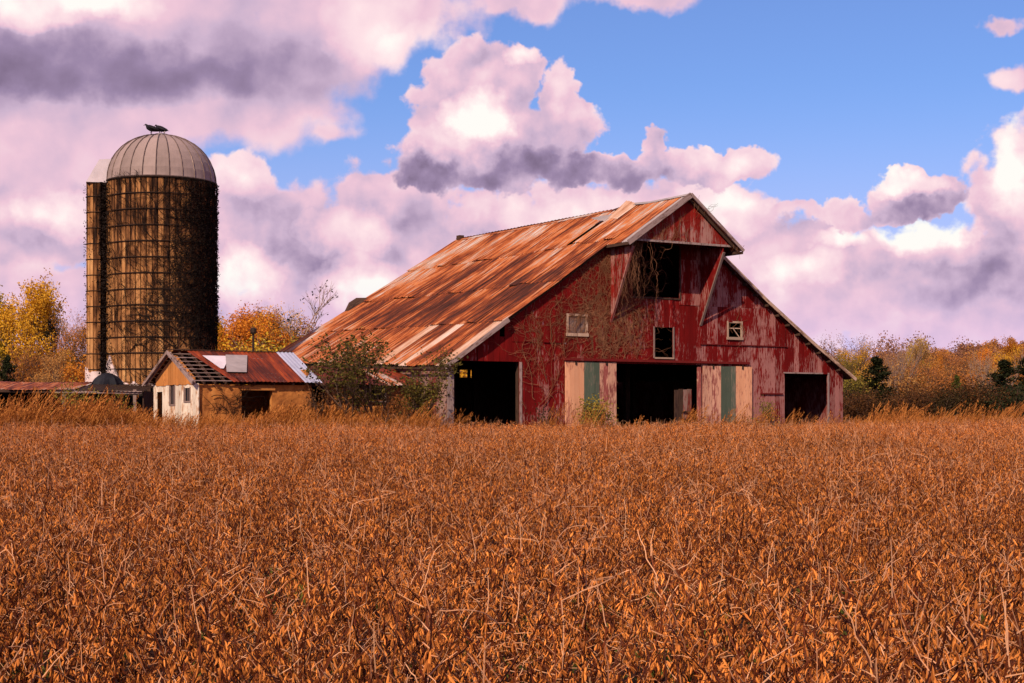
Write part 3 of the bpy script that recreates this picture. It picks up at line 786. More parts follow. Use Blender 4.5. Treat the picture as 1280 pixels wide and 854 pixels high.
# distant wooded hill
h = MB(); NX, NY = 60, 24
def hill_z(x, y):
    a = max(0, 1 - ((x - 420) / 330.) ** 2) if x < 420 else 1 - .15 * min(1, (x - 420) / 900.)
    b = math.exp(-((y - 820) / 170.) ** 2)
    return 37 * a * b * (1 + .10 * mnoise.noise(Vector((x * .012, y * .01, 0)))) + .7
for i in range(NX + 1):
    for j in range(NY + 1):
        x = 80 + 1900 * (i / NX) ** 1.3; y = 420 + 800 * j / NY
        h.v.append((x, y, hill_z(x, y) - (1.2 if j in (0, NY) or i in (0, NX) else 0)))
for i in range(NX):
    for j in range(NY):
        a = i * (NY + 1) + j; h.f.append((a, a + NY + 1, a + NY + 2, a + 1)); h.uv += [(0, 0)] * 4; h.m.append(0)
M['hill'] = flat('hill_woodland_floor', (.13, .06, .05), .95, 0, .02, .3)
h.build('hill', M['hill'], smooth=True, kind='structure')
def far_crown(seed, n=1500, ls=.17):
    random.seed(seed); mb = MB(); L = [rv(1) for _ in range(9)]
    for _ in range(n):
        c = random.choice(L) * 1.3; w_ = rv(.62)
        if w_.length > 1.3: w_ *= .5
        c = Vector((c.x, c.y, abs(c.z) * 1.0 + 2.2)) + w_
        a = rv().normalized() * ls; b = a.cross(rv()).normalized() * ls * .75
        mb.quad([c - a, c - b, c + a, c + b])
    mb.tube([(0, 0, -1), (0, 0, 4)], [.25, .1], 4)
    return mb
M['far_leaf'] = leaf_mat('distant_autumn_leaf', (.22, .09, .07), (.34, .15, .07), .2)
M['far_leaf2'] = leaf_mat('distant_orange_leaf', (.42, .14, .03), (.50, .24, .05), .2)
fc = [proto('distant_tree', far_crown(700 + k), [M['far_leaf'] if k < 4 else M['far_leaf2']]) for k in range(6)]
pts = []; rots = []; scl = []; idx = []
for _ in range(3600):
    x = rng.uniform(150, 560); y = rng.uniform(560, 830)
    if hill_z(x, y) < 3: continue
    pts.append((x, y, hill_z(x, y))); rots.append((0, 0, rng.uniform(0, 6.28))); scl.append(rng.uniform(1.2, 2.2)); idx.append(int(rng.integers(0, 6)))
scatter('hillside_forest', pts, rots, scl, idx, fc, kind='stuff', label='distant autumn woodland covering the low hill at the right', cat='forest')
fc2 = [proto('background_tree', far_crown(720 + k, 4200, .075), [M['far_leaf'] if k < 3 else M['far_leaf2']]) for k in range(4)]
pts = []; rots = []; scl = []; idx = []
for _ in range(900):     # low wood behind everything, out past both sides
    x = rng.uniform(-190, 190); y = rng.uniform(150, 210)
    pts.append((x, y, .6)); rots.append((0, 0, rng.uniform(0, 6.28))); scl.append(rng.uniform(.95, 1.5)); idx.append(int(rng.integers(0, 4)))
scatter('far_woodland', pts, rots, scl, idx, fc2, kind='stuff', label='brown and orange woodland in the background behind the farm', cat='forest')

# ------------------------------------------------------------------ the barn
UX, UY = .849, .528
ANG = math.atan2(UY, UX)
GY = .75
barn = thing('barn', 'big weathered red barn with rusty metal roof and open hay hood', 'barn', (-2.24, 56, GY), ANG)
RS, RZ = 9.48, 9.25                    # ridge position along the gable, ridge height
WR = 18.65                             # wall width
def zl_left(s): return 2.72 + (RZ - 2.72) * (s + .30) / (RS + .30)
def zl_right(s):
    u = (s - RS) / (19.04 - RS); return RZ + (2.55 - RZ) * u - .28 * math.sin(math.pi * u)
def roof_z(s): return zl_left(s) if s < RS else zl_right(s)

openings = [(.23, 2.91, -1, 2.94), (7.14, 11.25, -1, 2.96), (15.49, 17.77, -1, 2.70), (4.95, 5.88, 3.96, 4.75), (12.55, 13.22, 4.07, 4.66),
            (8.97, 9.85, 3.23, 4.37), (7.96, 10.16, 5.51, 7.53), (2.10, 2.30, 3.83, 4.20)]
def seam_levels(s):
    L = []
    if 11.17 < s < 15.6: L.append(3.78)
    if 2.64 < s < 4.95: L.append(3.66)
    if 4.85 < s < 7.1: L.append(3.08)
    if 13.7 < s < 15.49: L.append(1.90)
    if s > 2 and s < 17: L.append(5.25 + .0)
    if 5.2 < s < 14: L.append(7.0)
    return L
edges = set([0, WR])
for o in openings: edges |= {o[0], o[1]}
E_ = sorted(edges); cols = []
for a, b in zip(E_[:-1], E_[1:]):
    n = max(1, round((b - a) / .245)); cols += [(a + (b - a) * k / n, a + (b - a) * (k + 1) / n) for k in range(n)]
random.seed(21); nb = 0
for (a, b) in cols:
    m = (a + b) / 2; top = (roof_z(a) - .09, roof_z(b) - .09); lo = -.3
    cuts = sorted([(o[2], o[3]) for o in openings if o[0] < m < o[1]]); segs = []; z = lo
    for (c0, c1) in cuts:
        if c0 > z: segs.append((z, c0))
        z = max(z, c1)
    segs.append((z, None))
    fin = []
    for (z0, z1) in segs:
        for L in seam_levels(m):
            end = z1 if z1 is not None else min(top)
            if z0 + .3 < L < end - .3: fin.append((z0, L, 1)); z0 = L
        fin.append((z0, z1, 0))
    for (z0, z1, cut) in fin:
        e = .004; off = random.uniform(0, .012) + (.0 if z0 <= lo + .01 else .022 * (z0 > 3.0)); th = .03
        zz0 = z0 + (.006 if z0 > lo else 0) + (random.uniform(-.02, .05) if z0 == lo else 0)
        t0, t1 = (z1, z1) if z1 is not None else top
        mb = MB()
        wp = random.uniform(.01, .05) if random.random() < .16 else 0      # warped board ends
        mb.hexa([(a + e, -off - th - wp, zz0), (b - e, -off - th - wp * random.uniform(.2, 1), zz0), (b - e, -off - th, t1), (a + e, -off - th, t0),
                 (a + e, -off - wp, zz0), (b - e, -off - wp * .6, zz0), (b - e, -off, t1), (a + e, -off, t0)])
        mb.build('board', M['red'], barn); nb += 1
print('barn boards', nb)
# backing frame behind the boards keeps the inside dark
def wall_band(mb, y0, y1, x0, x1, z0, z1a, z1b):
    mb.hexa([(x0, y0, z0), (x1, y0, z0), (x1, y0, z1b), (x0, y0, z1a), (x0, y1, z0), (x1, y1, z0), (x1, y1, z1b), (x0, y1, z1a)])
# rear gable with small openings, side walls, loft floor, posts
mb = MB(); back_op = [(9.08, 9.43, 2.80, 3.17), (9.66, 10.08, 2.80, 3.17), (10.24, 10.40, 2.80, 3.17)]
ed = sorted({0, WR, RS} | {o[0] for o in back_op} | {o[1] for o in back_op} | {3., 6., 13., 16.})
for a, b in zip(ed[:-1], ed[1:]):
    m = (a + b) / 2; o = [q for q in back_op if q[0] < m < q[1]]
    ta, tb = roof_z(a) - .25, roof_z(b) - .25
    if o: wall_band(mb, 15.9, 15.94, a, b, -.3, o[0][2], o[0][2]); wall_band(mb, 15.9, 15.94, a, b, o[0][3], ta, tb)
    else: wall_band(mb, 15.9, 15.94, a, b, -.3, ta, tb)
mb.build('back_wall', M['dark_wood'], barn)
random.seed(5)
for k in range(7):          # boards of the side wall that the sheds leave open
    mb = MB(); y0 = .04 + k * .24; mb.box(-.035 - random.uniform(0, .012), -.002, y0, y0 + .232, -.3, 2.66 + .04 * k * .24); mb.build('board', M['red_side'], barn)
mb = MB()
mb.hexa([(-.03, 1.72, -.3), (-.03, 15.9, -.3), (-.03, 15.9, 3.15), (-.03, 1.72, 2.74), (.0, 1.72, -.3), (.0, 15.9, -.3), (.0, 15.9, 3.15), (.0, 1.72, 2.74)])
mb.build('side_wall', M['red_side'], barn)
mb = MB(); mb.box(WR, WR + .03, .02, 15.9, -.3, 2.66); mb.build('side_wall', M['red'], barn)
mb = MB(); mb.box(1.6, WR - 1.9, .05, 15.85, 3.15, 3.22); mb.build('loft_floor', M['dark_wood'], barn)  # unseen floor, added to keep the ground level darker
for s in (3.05, 7.0, 11.35, 15.35):
    for y in (.14, 5, 10):
        mb = MB(); mb.box(s - .1, s + .1, y - .08, y + .12, -.3, 3.14); mb.build('post', M['dark_wood'], barn)
mb = MB(); mb.box(-.055, .20, -.07, -.034, -.3, 2.70); mb.build('corner_board', M['grey_trim'], barn)
mb = MB(); mb.box(2.92, 3.02, -.075, -.045, -.3, 2.94); mb.build('door_post', M['grey_trim'], barn)
mb = MB(); mb.box(17.78, 17.86, -.075, -.045, -.3, 2.70); mb.build('door_post', M['grey_trim'], barn)
mb = MB(); mb.box(11.02, 11.2, -.075, -.045, -.3, 2.90); mb.build('door_post', M['salmon_worn'], barn)
mb = MB(); mb.box(15.42, 17.86, -.075, -.045, 2.705, 2.76); mb.build('lintel', M['grey_trim'], barn)
mb = MB(); mb.box(14.2, 15.35, -.10, -.045, 1.86, 1.91); mb.build('ledge', M['red_trim'], barn)
mb = MB(); mb.box(11.17, 15.6, -.085, -.062, 3.76, 3.80); mb.build('ledge', M['red_trim'], barn)
mb = MB(); mb.box(4.80, 13.55, -.19, -.07, 3.03, 3.12); mb.build('door_track', M['red_trim'], barn)
# half-height boards inside the middle doorway with rungs
for k in range(4):
    mb = MB(); mb.box(10.20 + k * .21, 10.20 + k * .21 + .2, .30, .33, -.2, 2.02 + random.uniform(-.05, .03)); mb.build('board', M['dark_wood'] if k < 2 else M['red_side'], barn)  # dark board colours stand in for the dim light in the doorway
for z in (.55, .85, 1.15):
    mb = MB(); mb.box(10.55, 10.95, .22, .295, z, z + .05); mb.build('rung', M['dark_wood'], barn)

# sliding doors: three bands of boards each
def sliding(s0, s1, ztop, bands):
    w = s1 - s0; mb = MB()
    for z in (.35, 1.5, ztop - .2): mb.box(s0 + .02, s1 - .02, -.085, -.065, z - .07, z + .07)
    door = mb.build('sliding_door', M['dark_wood'], barn); a = s0
    for (f, mat, n, lab) in bands:
        for k in range(n):
            b = a + w * f / n; q = MB(); o = random.uniform(0, .008) + (.012 if mat == 'teal' else 0)
            q.box(a + .004, b - .004, -.125 - o, -.09, -.15 + random.uniform(-.03, .03), ztop - random.uniform(0, .02)); q.build('board', M[mat], door, label=lab); a = b
    for f in (.2, .8):
        q = MB(); q.box(s0 + w * f - .03, s0 + w * f + .03, -.16, -.128, ztop - .12, ztop + .03); q.build('hanger', M['iron'], door)
sliding(4.86, 7.15, 3.00, [(.36, 'salmon', 4, None), (.30, 'teal', 3, 'faded green board'), (.34, 'salmon_worn', 4, 'worn pink board')])
sliding(11.26, 13.72, 2.95, [(.36, 'salmon_worn', 4, 'worn pink board'), (.30, 'teal', 3, 'faded green board'), (.34, 'salmon', 4, None)])

def window(s0, s1, z0, z1, fr, kind):
    q = MB()
    q.box(s0 - fr, s0, -.085, -.03, z0 - fr, z1 + fr); q.box(s1, s1 + fr, -.085, -.03, z0 - fr, z1 + fr)
    q.box(s0, s1, -.083, -.03, z1, z1 + fr); f = q.build('window', M['frame'], barn)
    q = MB(); q.box(s0 - fr - .02, s1 + fr + .02, -.11, -.03, z0 - fr - .03, z0); q.build('sill', M['frame'], f)
    if kind == 'boards':
        n = 4
        for k in range(n):
            a = s0 + (s1 - s0) * k / n; q = MB(); q.box(a + .01, a + (s1 - s0) / n - .01, -.02, .0, z0, z1 - random.uniform(0, .05))
            q.build('board', M['grey_wood'], f)
    else:
        q = MB(); q.box(s0, s1, -.03, 0, z1 - .22, z1 - .18); q.beam((s0 + .25, -.02, z1 - .2), (s1 - .05, -.02, z0), .03, .03); q.build('broken_bar', M['frame'], f)
window(5.03, 5.80, 4.04, 4.67, .085, 'boards')
window(12.57, 13.20, 4.09, 4.64, .075, 'bars')
q = MB(); q.box(8.92, 8.97, -.085, -.04, 3.20, 4.40); q.box(9.85, 9.90, -.085, -.04, 3.20, 4.40); q.build('hatch_frame', M['grey_wood'], barn)
q = MB(); q.box(8.97, 9.88, -.10, -.04, 3.17, 3.23); q.build('hatch_sill', M['frame'], barn)
q = MB(); q.box(7.9, 10.2, -.085, -.06, 5.44, 5.50); q.build('loft_sill', M['dark_wood'], barn)
q = MB(); q.box(10.165, 10.22, -.085, -.06, 5.50, 7.4); q.build('loft_post', M['dark_wood'], barn)

# roof: every corrugated sheet is a part. Left slope: v 0 eave .. 1 ridge, t along the ridge (negative = towards the field)
def roof_left(t, v):
    k = min(max((t + .3) / 16.1, 0), 1)
    s0 = -.30 - .10 * k; ze = 2.72 + .53 * k
    zr = RZ - .05 * math.sin(k * math.pi) + .09 * math.exp(-((t - 2.2) / .35) ** 2) - .08 * k
    s = s0 + (RS - s0) * v; z = ze + (zr - ze) * v - .10 * math.sin(v * math.pi) * k
    z += .018 * math.sin(t * 1.7 + v * 5) * math.sin(v * 9)
    return (s, t, z)
def roof_right(t, v):
    s = 19.04 + (RS - 19.04) * v; return (s, t, zl_right(s) + .0)
def sheet(name, fn, t0, t1, v0, v1, mat, parent, lift=0., pitch=.135, amp=.017, flip=1, rows=3, slen=11.8, tear=None, **kw):
    n = max(1, int(round((t1 - t0) / pitch))) * 6; mb = MB()
    for j in range(rows + 1):
        for i in range(n + 1):
            t = t0 + (t1 - t0) * i / n; v = v0 + (v1 - v0) * j / rows
            x, y, z = fn(t, v)
            ph = t / pitch * 2 * math.pi
            l2 = lift + (lift and 0) + amp * math.cos(ph) + (.012 * (1 - (v - v0) / (v1 - v0)))
            if tear: l2 += tear(i / n, j / rows)
            mb.v.append((x - flip * l2 * .56, y, z + l2 * .83))
    def U(i, j): return (t0 + (t1 - t0) * i / n, (v0 + (v1 - v0) * j / rows) * slen)
    for j in range(rows):
        for i in range(n):
            a = j * (n + 1) + i
            mb.f.append((a, a + 1, a + n + 2, a + n + 1)); mb.uv += [U(i, j), U(i + 1, j), U(i + 1, j + 1), U(i, j + 1)]; mb.m.append(0)
    return mb.build(name, mat, parent, smooth=True, **kw)
random.seed(8)
t_edges = [-.3]
while t_edges[-1] < 15.6: t_edges.append(t_edges[-1] + .675)
t_edges[-1] = 15.95
courses = [(0, .262), (.25, .50), (.488, .755), (.742, 1.0)]
for c, (v0, v1) in enumerate(courses):
    for i in range(len(t_edges) - 1):
        t0, t1 = t_edges[i], t_edges[i + 1] + .03
        a0 = v0
        if c == 3 and i == 4: a0 = .90         # torn open: black hole under the bent sheet
        if c == 0: a0 = v0 - random.uniform(-.006, .008)
        mat = M['roof']
        if c == 0 and i in (0, 4, 7): mat = M['pale_roof']
        kw = {}
        if random.random() < .22:
            hh = random.uniform(.02, .07); kw['tear'] = lambda u, w, hh=hh: hh * (1 - w) ** 3 * (.4 + u)
        sheet('roof_sheet', roof_left, t0, t1, a0, v1, mat, barn, lift=.012 * (i % 2) + .004 * c, **kw)
# hood: the upper sheets run on over the hay hood
vh = (6.60 + .30) / (RS + .30)
for i, (t0, t1) in enumerate(((-1.62, -1.20), (-1.23, -.74), (-.77, -.28))):
    sheet('roof_sheet', roof_left, t0, t1, vh, 1.0, M['roof'] if i else M['sheet_grey'], barn, lift=.01 * (i % 2))
vr = 1 - (12.0 - RS) / (19.04 - RS)
for (t0, t1) in ((-1.62, -.95), (-.97, -.28)): sheet('roof_sheet', roof_right, t0, t1, vr, 1.0, M['roof'], barn, flip=-1)
for c, (v0, v1) in enumerate(((0, .51), (.5, 1.0))):
    for i in range(12):
        t0 = -.3 + i * 1.355; sheet('roof_sheet', roof_right, t0, t0 + 1.38, v0, v1, M['roof'], barn, flip=-1, lift=.01 * (i % 2) + .004 * c, pitch=.27)
# bent-up sheets
def curl(u, w): return .42 * (w ** 1.5) * (1 - u) + .08
sheet('bent_sheet', roof_left, 2.35, 2.98, .885, .955, M['sheet_grey'], barn, tear=lambda u, w: .30 * (1 - w) * u + .05, label='torn roof sheet bent upward')
sheet('bent_sheet', roof_left, 1.62, 2.30, .90, 1.0, M['pale_roof'], barn, tear=lambda u, w: .16 * u * w + .03, label='lifted pale sheet at the ridge')
sheet('bent_sheet', roof_left, 15.5, 15.98, .42, .53, M['dark_wood'], barn, tear=lambda u, w: .30 * math.sin(w * 3.1) * u, label='dark curled sheet at the far roof edge')
q = MB()
for k in range(14):     # ridge cap
    a = roof_left(-1.62 + k * 1.25, 1.0); b = roof_left(-1.62 + (k + 1) * 1.25, 1.0)
    q = MB()
    for sx in (-1, 1):
        P = [(a[0], a[1], a[2] + .055), (b[0], b[1] + .03, b[2] + .055), (b[0] + sx * .14, b[1] + .03, b[2] - .04), (a[0] + sx * .14, a[1], a[2] - .04)]
        q.quad(P if sx > 0 else P[::-1])
    q.build('ridge_cap', M['roof'] if k > 2 else M['sheet_grey'], barn)
q = MB(); e = roof_left(15.6, 1.0); q.box(e[0] - .12, e[0] + .12, e[1] - .2, e[1] + .1, e[2], e[2] + .2); q.build('ridge_stub', M['dark_wood'], barn)
# rake boards and fascia
def rake(p, q_, w, hgt, mat, name='rake_board', **kw):
    m_ = MB(); m_.beam(p, q_, w, hgt); m_.build(name, M[mat], barn, **kw)
def LP(t, s, dz=0): v = (s + .3) / (RS + .3); a = roof_left(t, v); return (a[0], a[1], a[2] + dz)
def RP(t, s, dz=0): return (s, t, zl_right(s) + dz)
rake(LP(-.33, -.32, -.03), LP(-.33, 2.30, -.03), .035, .16, 'grey_trim')
rake(LP(-.10, 2.32, -.10), LP(-.10, 6.7, -.10), .03, .10, 'dark_wood')
rake(LP(-1.64, 6.60, -.02), LP(-1.64, RS, -.02), .05, .20, 'grey_trim', label='pale grey board along the hood edge')
for a_, b_ in ((RS, 12.02),): rake(RP(-1.64, a_, .02), RP(-1.64, b_, .02), .05, .12, 'grey_trim')
for a_, b_ in ((12.0, 14.4), (14.4, 16.8), (16.8, 19.1)): rake(RP(-.33, a_, -.02), RP(-.33, b_, -.02), .05, .13, 'frame')
rake(LP(-1.60, 6.62, -.06), LP(-.05, 6.62, -.06), .04, .10, 'dark_wood', 'hood_eave_board')
rake(RP(-1.60, 12.0, -.06), RP(-.05, 12.0, -.06), .04, .10, 'dark_wood', 'hood_eave_board')
rake(LP(-.28, -.34, -.05), LP(15.9, -.34, -.05), .04, .07, 'dark_wood', 'eave_board')
# rafters under the right rake, under the left eave and beneath the hood
for s in [12.2 + .55 * k for k in range(12)]:
    q = MB(); q.beam(RP(-.30, s, -.14), RP(.4, s, -.14), .05, .09); q.build('lookout_rafter', M['dark_wood'], barn)
for t in (-1.5, -1.0, -.5):
    q = MB(); q.beam(LP(t, 6.7, -.12), LP(t, RS, -.12), .05, .12); q.beam(RP(t, RS, -.12), RP(t, 11.9, -.12), .05, .12); q.build('hood_rafter', M['dark_wood'], barn)
for s in (6.9, 11.8):
    z = roof_z(s) - .2; q = MB(); q.beam((s, -1.5, z), (s, .3, z), .08, .14); q.build('hood_beam', M['dark_wood'], barn)
# roof deck closing the underside so that no daylight leaks in
q = MB()
for side in (0, 1):
    fn = roof_left if side == 0 else roof_right
    for a_, b_, v0, v1 in ((-.2, 2.3, .01, .995), (2.3, 3.0, .01, .86), (3.0, 15.85, .01, .995)) if side == 0 else ((-.2, 15.85, .01, .995),):
        for k in range(6):
            va = v0 + (v1 - v0) * k / 6; vb = v0 + (v1 - v0) * (k + 1) / 6; ta = a_; tb = b_
            P = [Vector(fn(ta, va)), Vector(fn(tb, va)), Vector(fn(tb, vb)), Vector(fn(ta, vb))]
            P = [p - Vector((0, 0, .07)) for p in P]; q.hexa([tuple(p) for p in P] + [tuple(p - Vector((0, 0, .03))) for p in P])
q.build('roof_deck', M['dark_wood'], barn)

# hood front: triangle of boards
hy = -1.42; n = 20; s0, s1 = 6.86, 11.86
for k in range(n):
    a = s0 + (s1 - s0) * k / n; b = s0 + (s1 - s0) * (k + 1) / n; zb = 7.46 + random.uniform(-.015, .01)
    ta, tb = roof_z(a) - .12, roof_z(b) - .12
    if max(ta, tb) - zb < .05: continue
    ta = max(ta, zb + .01); tb = max(tb, zb + .01); q = MB(); e = .004
    q.hexa([(a + e, hy, zb), (b - e, hy, zb), (b - e, hy, tb), (a + e, hy, ta), (a + e, hy + .03, zb), (b - e, hy + .03, zb), (b - e, hy + .03, tb), (a + e, hy + .03, ta)])
    q.build('board', M['red_hood'], barn)
q = MB(); q.box(6.86, 11.86, hy - .03, hy - .002, 7.42, 7.50); q.build('hood_trim', M['grey_trim'], barn)
# wings of the hood: tapering board panels
for s, rag in ((6.95, 0), (11.2, 1)):
    n = 6
    for k in range(n):
        y0 = -.06 - k * .225; y1 = y0 - .22; zb0 = 4.57 + (7.2 - 4.57) * (-y0) / 1.42; zb1 = 4.57 + (7.2 - 4.57) * (-y1) / 1.42
        zt = min(roof_z(s) - .2, 7.42); q = MB(); sx = s + (random.uniform(-.01, .01))
        q.hexa([(sx - .015, y0, zb0), (sx - .015, y1, zb1), (sx - .015, y1, zt), (sx - .015, y0, zt), (sx + .015, y0, zb0), (sx + .015, y1, zb1), (sx + .015, y1, zt), (sx + .015, y0, zt)])
        q.build('board', M['red_hood'] if not rag else M['red'], barn)
    q = MB(); q.beam((s, -.05, 4.50), (s, -1.46, 7.20), .05, .10, up=(1, 0, 0)); q.build('wing_brace', M['grey_wood' if rag else 'red_hood'], barn)

# ------------------------------------------------------------------ small shed with half-bare roof, and the link shed
SH = (-10.33, 52.8, GY)
shed = thing('small_shed', 'small shed with half-bare rusty roof and peeling white gable beside the silo', 'shed', SH, ANG)
SE, SR, ST_ = 2.11, 3.18, 2.175       # eave height, ridge height, ridge position t
def sroof(s, t): return SE + (SR - SE) * ((t + .2) / (ST_ + .2)) if t <= ST_ else SE + (SR - SE) * ((4.35 + .25 - t) / (4.6 - ST_))
random.seed(31)
gop = [(3.44, 4.02, -.3, 1.84), (2.17, 2.64, 1.40, 2.06), (.72, 1.24, 1.50, 1.94)]
ed = sorted({0, 4.35} | {o[0] for o in gop} | {o[1] for o in gop}); 
for a, b in zip(ed[:-1], ed[1:]):
    n = max(1, round((b - a) / .27))
    for k in range(n):
        y0 = a + (b - a) * k / n; y1 = a + (b - a) * (k + 1) / n; m = (y0 + y1) / 2
        z = -.3; hit = [o for o in gop if o[0] < m < o[1]]; segs = []
        if hit:
            if hit[0][2] > z: segs.append((z, hit[0][2]))
            if hit[0][3] < 2.06: segs.append((hit[0][3], 2.08))
        else: segs.append((z, 2.08))
        for (z0, z1) in segs:
            q = MB(); o = random.uniform(0, .01); q.box(-.03 - o, 0, y0 + .004, y1 - .004, z0, z1); q.build('board', M['white_board'], shed)
n = 15
for k in range(n):
    y0 = .30 + 3.75 * k / n; y1 = .30 + 3.75 * (k + 1) / n; ta = sroof(0, y0) - .06; tb = sroof(0, y1) - .06; o = random.uniform(.012, .022)
    zb = 2.05 + random.uniform(-.02, .02)
    q = MB(); q.hexa([(-.04 - o, y0 + .004, zb), (-.04 - o, y1 - .004, zb), (-.04 - o, y1 - .004, tb), (-.04 - o, y0 + .004, ta), (-.012, y0 + .004, zb), (-.012, y1 - .004, zb), (-.012, y1 - .004, tb), (-.012, y0 + .004, ta)])
    q.build('board', M['orange_wood'], shed)
for (a, b, z0, z1) in gop[1:]:
    q = MB(); q.box(-.06, -.0, a - .05, a, z0 - .05, z1 + .04); q.box(-.06, 0, b, b + .05, z0 - .05, z1 + .04); q.box(-.058, 0, a, b, z0 - .05, z0); w_ = q.build('window', M['grey_wood'], shed)
    q = MB(); q.box(-.02, -.005, (a + b) / 2 - .015, (a + b) / 2 + .015, z0, z1); q.build('mullion', M['grey_wood'], w_)
    q = MB(); q.box(.005, .015, a, b, z0, z1); q.build('pane', M['tarp'], w_)
q = MB(); q.box(-.07, -.035, -.10, .05, -.3, 2.05); q.build('corner_board', M['white_board'], shed)
# front clay wall with doorway
def uneven_wall(x0, x1, y, z0, z1, th, ops):
    q = MB(); ed = sorted({x0, x1} | {o[0] for o in ops} | {o[1] for o in ops})
    for a, b in zip(ed[:-1], ed[1:]):
        m = (a + b) / 2; hit = [o for o in ops if o[0] < m < o[1]]
        zz = [(z0, z1)] if not hit else ([(z0, hit[0][2])] if hit[0][2] > z0 else []) + [(hit[0][3], z1)]
        for (p0, p1) in zz:
            nx = max(1, int((b - a) / .3)); nz = max(1, int((p1 - p0) / .3))
            for i in range(nx):
                for j in range(nz):
                    P = []
                    for (ii, jj) in ((i, j), (i + 1, j), (i + 1, j + 1), (i, j + 1)):
                        xx = a + (b - a) * ii / nx; zq = p0 + (p1 - p0) * jj / nz
                        P.append((xx, y - .05 * mnoise.noise(Vector((xx * 2, zq * 2, 1))), zq))
                    q.quad(P)
            q.box(a, b, y + .04, y + th, p0, p1)
    return q
uneven_wall(.01, 4.05, 0, -.3, 2.05, .2, [(1.5, 2.60, -1, 1.86)]).build('clay_wall', M['mud'], shed)
q = MB(); q.box(1.42, 2.68, -.08, .04, 1.865, 1.99); q.build('lintel', M['orange_wood'], shed)
q = MB(); q.box(0, 4.05, 4.2, 4.35, -.3, 2.05); q.box(3.95, 4.05, .2, 4.2, -.3, 2.6); q.build('back_wall', M['mud'], shed)
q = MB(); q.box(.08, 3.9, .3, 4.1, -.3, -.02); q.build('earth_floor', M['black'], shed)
# rafters and battens (the bare lattice at the gable end)
for i, s in enumerate([-.22, .12, .50, .88, 1.3, 1.9, 2.6, 3.3, 3.95]):
    for half in (0, 1):
        q = MB(); a = (s, -.2 if half == 0 else 4.6, SE - .03); b = (s, ST_, SR - .03)
        q.beam(a, b, .05, .09); q.build('rafter', M['grey_trim'] if (i < 1) else M['dark_wood'], shed)
for k in range(8):
    t = -.15 + (ST_ + .05) * k / 7.4; z = sroof(0, t) + .035; x0 = -.38 + random.uniform(-.12, .18); x1 = 4.1
    q = MB(); q.beam((x0, t, z), (x1, t, z + random.uniform(-.01, .01)), .05, .028); q.build('batten', M['grey_wood'] if k % 3 else M['grey_trim'], shed)
for k in range(7):
    t = 4.45 - 2.1 * k / 6.6; z = sroof(0, t) + .03; q = MB(); q.beam((-.3, t, z), (4.1, t, z), .05, .025); q.build('batten', M['dark_wood'], shed)
def sfn(t_, v):   # sheet function for front slope (t_ runs along the shed)
    t = -.28 + (ST_ + .28) * v; return (t_, t, sroof(0, t) + .065)
def shed_sheet(name, s0, s1, sb0, sb1, v0, v1, mat, parent=shed, fn=sfn, lift=0., amp=.012, pitch=.15, slen=2.7, **kw):
    """s0,s1 at the ridge end, sb0,sb1 at the eave end"""
    n = max(2, int(round(max(s1 - s0, sb1 - sb0) / pitch))) * 4; mb = MB(); rows = 5
    for j in range(rows + 1):
        f = j / rows; v = v0 + (v1 - v0) * f
        for i in range(n + 1):
            u = i / n; s = (sb0 * (1 - f) + s0 * f) * (1 - u) + (sb1 * (1 - f) + s1 * f) * u
            x, y, z = fn(s, v); l2 = lift + amp * math.cos(s / pitch * 2 * math.pi)
            mb.v.append((x, y - l2 * .4, z + l2 * .9)); 
    for j in range(rows):
        for i in range(n):
            a = j * (n + 1) + i; mb.f.append((a, a + 1, a + n + 2, a + n + 1))
            for kk in (a, a + 1, a + n + 2, a + n + 1): mb.uv.append((mb.v[kk][0], (v0 + (v1 - v0) * (kk // (n + 1)) / rows) * slen))
            mb.m.append(0)
    return mb.build(name, mat, parent, smooth=True, **kw)
edges_r = [.36, .72, 1.28, 1.85, 2.45, 3.06, 3.70]
for i in range(6):
    e0 = edges_r[i]; e1 = edges_r[i + 1] + .03
    if i == 0: shed_sheet('roof_sheet', e0, e1, 1.08, 1.36, 0, 1, M['shed_roof'], lift=.0)
    else:
        b0 = e0 if e0 > 1.3 else 1.34; shed_sheet('roof_sheet', e0, e1, b0, e1, 0 + random.uniform(-.01, .01), 1, M['shed_roof'], lift=.008 * (i % 2))
shed_sheet('roof_sheet', 3.68, 4.32, 3.68, 4.32, -.02, 1.0, M['sheet_blue'], lift=.03, amp=.014, label='clean pale metal sheet at the right end')
shed_sheet('patch_sheet', .75, 1.75, 1.0, 1.12, .38, .80, M['white_sheet'], lift=.05, amp=.0, label='pale pink torn sheet over the gap')
shed_sheet('patch_sheet', 1.62, 2.42, 1.10, 1.82, .26, .83, M['sheet_grey'], lift=.062, amp=.0, label='grey patch sheet')
def sfnb(t_, v): t = 4.65 - (4.65 - ST_) * v; return (t_, t, sroof(0, t) + .065)
shed_sheet('roof_sheet', -.1, 2.1, -.1, 2.1, 0, 1, M['shed_roof'], fn=sfnb); shed_sheet('roof_sheet', 2.08, 4.3, 2.08, 4.3, 0, 1, M['shed_roof'], fn=sfnb)
q = MB(); q.beam((-.32, -.24, SE - .02), (-.32, ST_ + .02, SR), .04, .11); q.build('barge_board', M['grey_trim'], shed)
q = MB(); q.beam((-.32, 4.64, SE - .02), (-.32, ST_ - .02, SR), .04, .11); q.build('barge_board', M['grey_wood'], shed)
q = MB(); q.beam((-.3, ST_, SR + .09), (4.3, ST_, SR + .085), .10, .03); q.build('ridge_board', M['dark_wood'], shed)

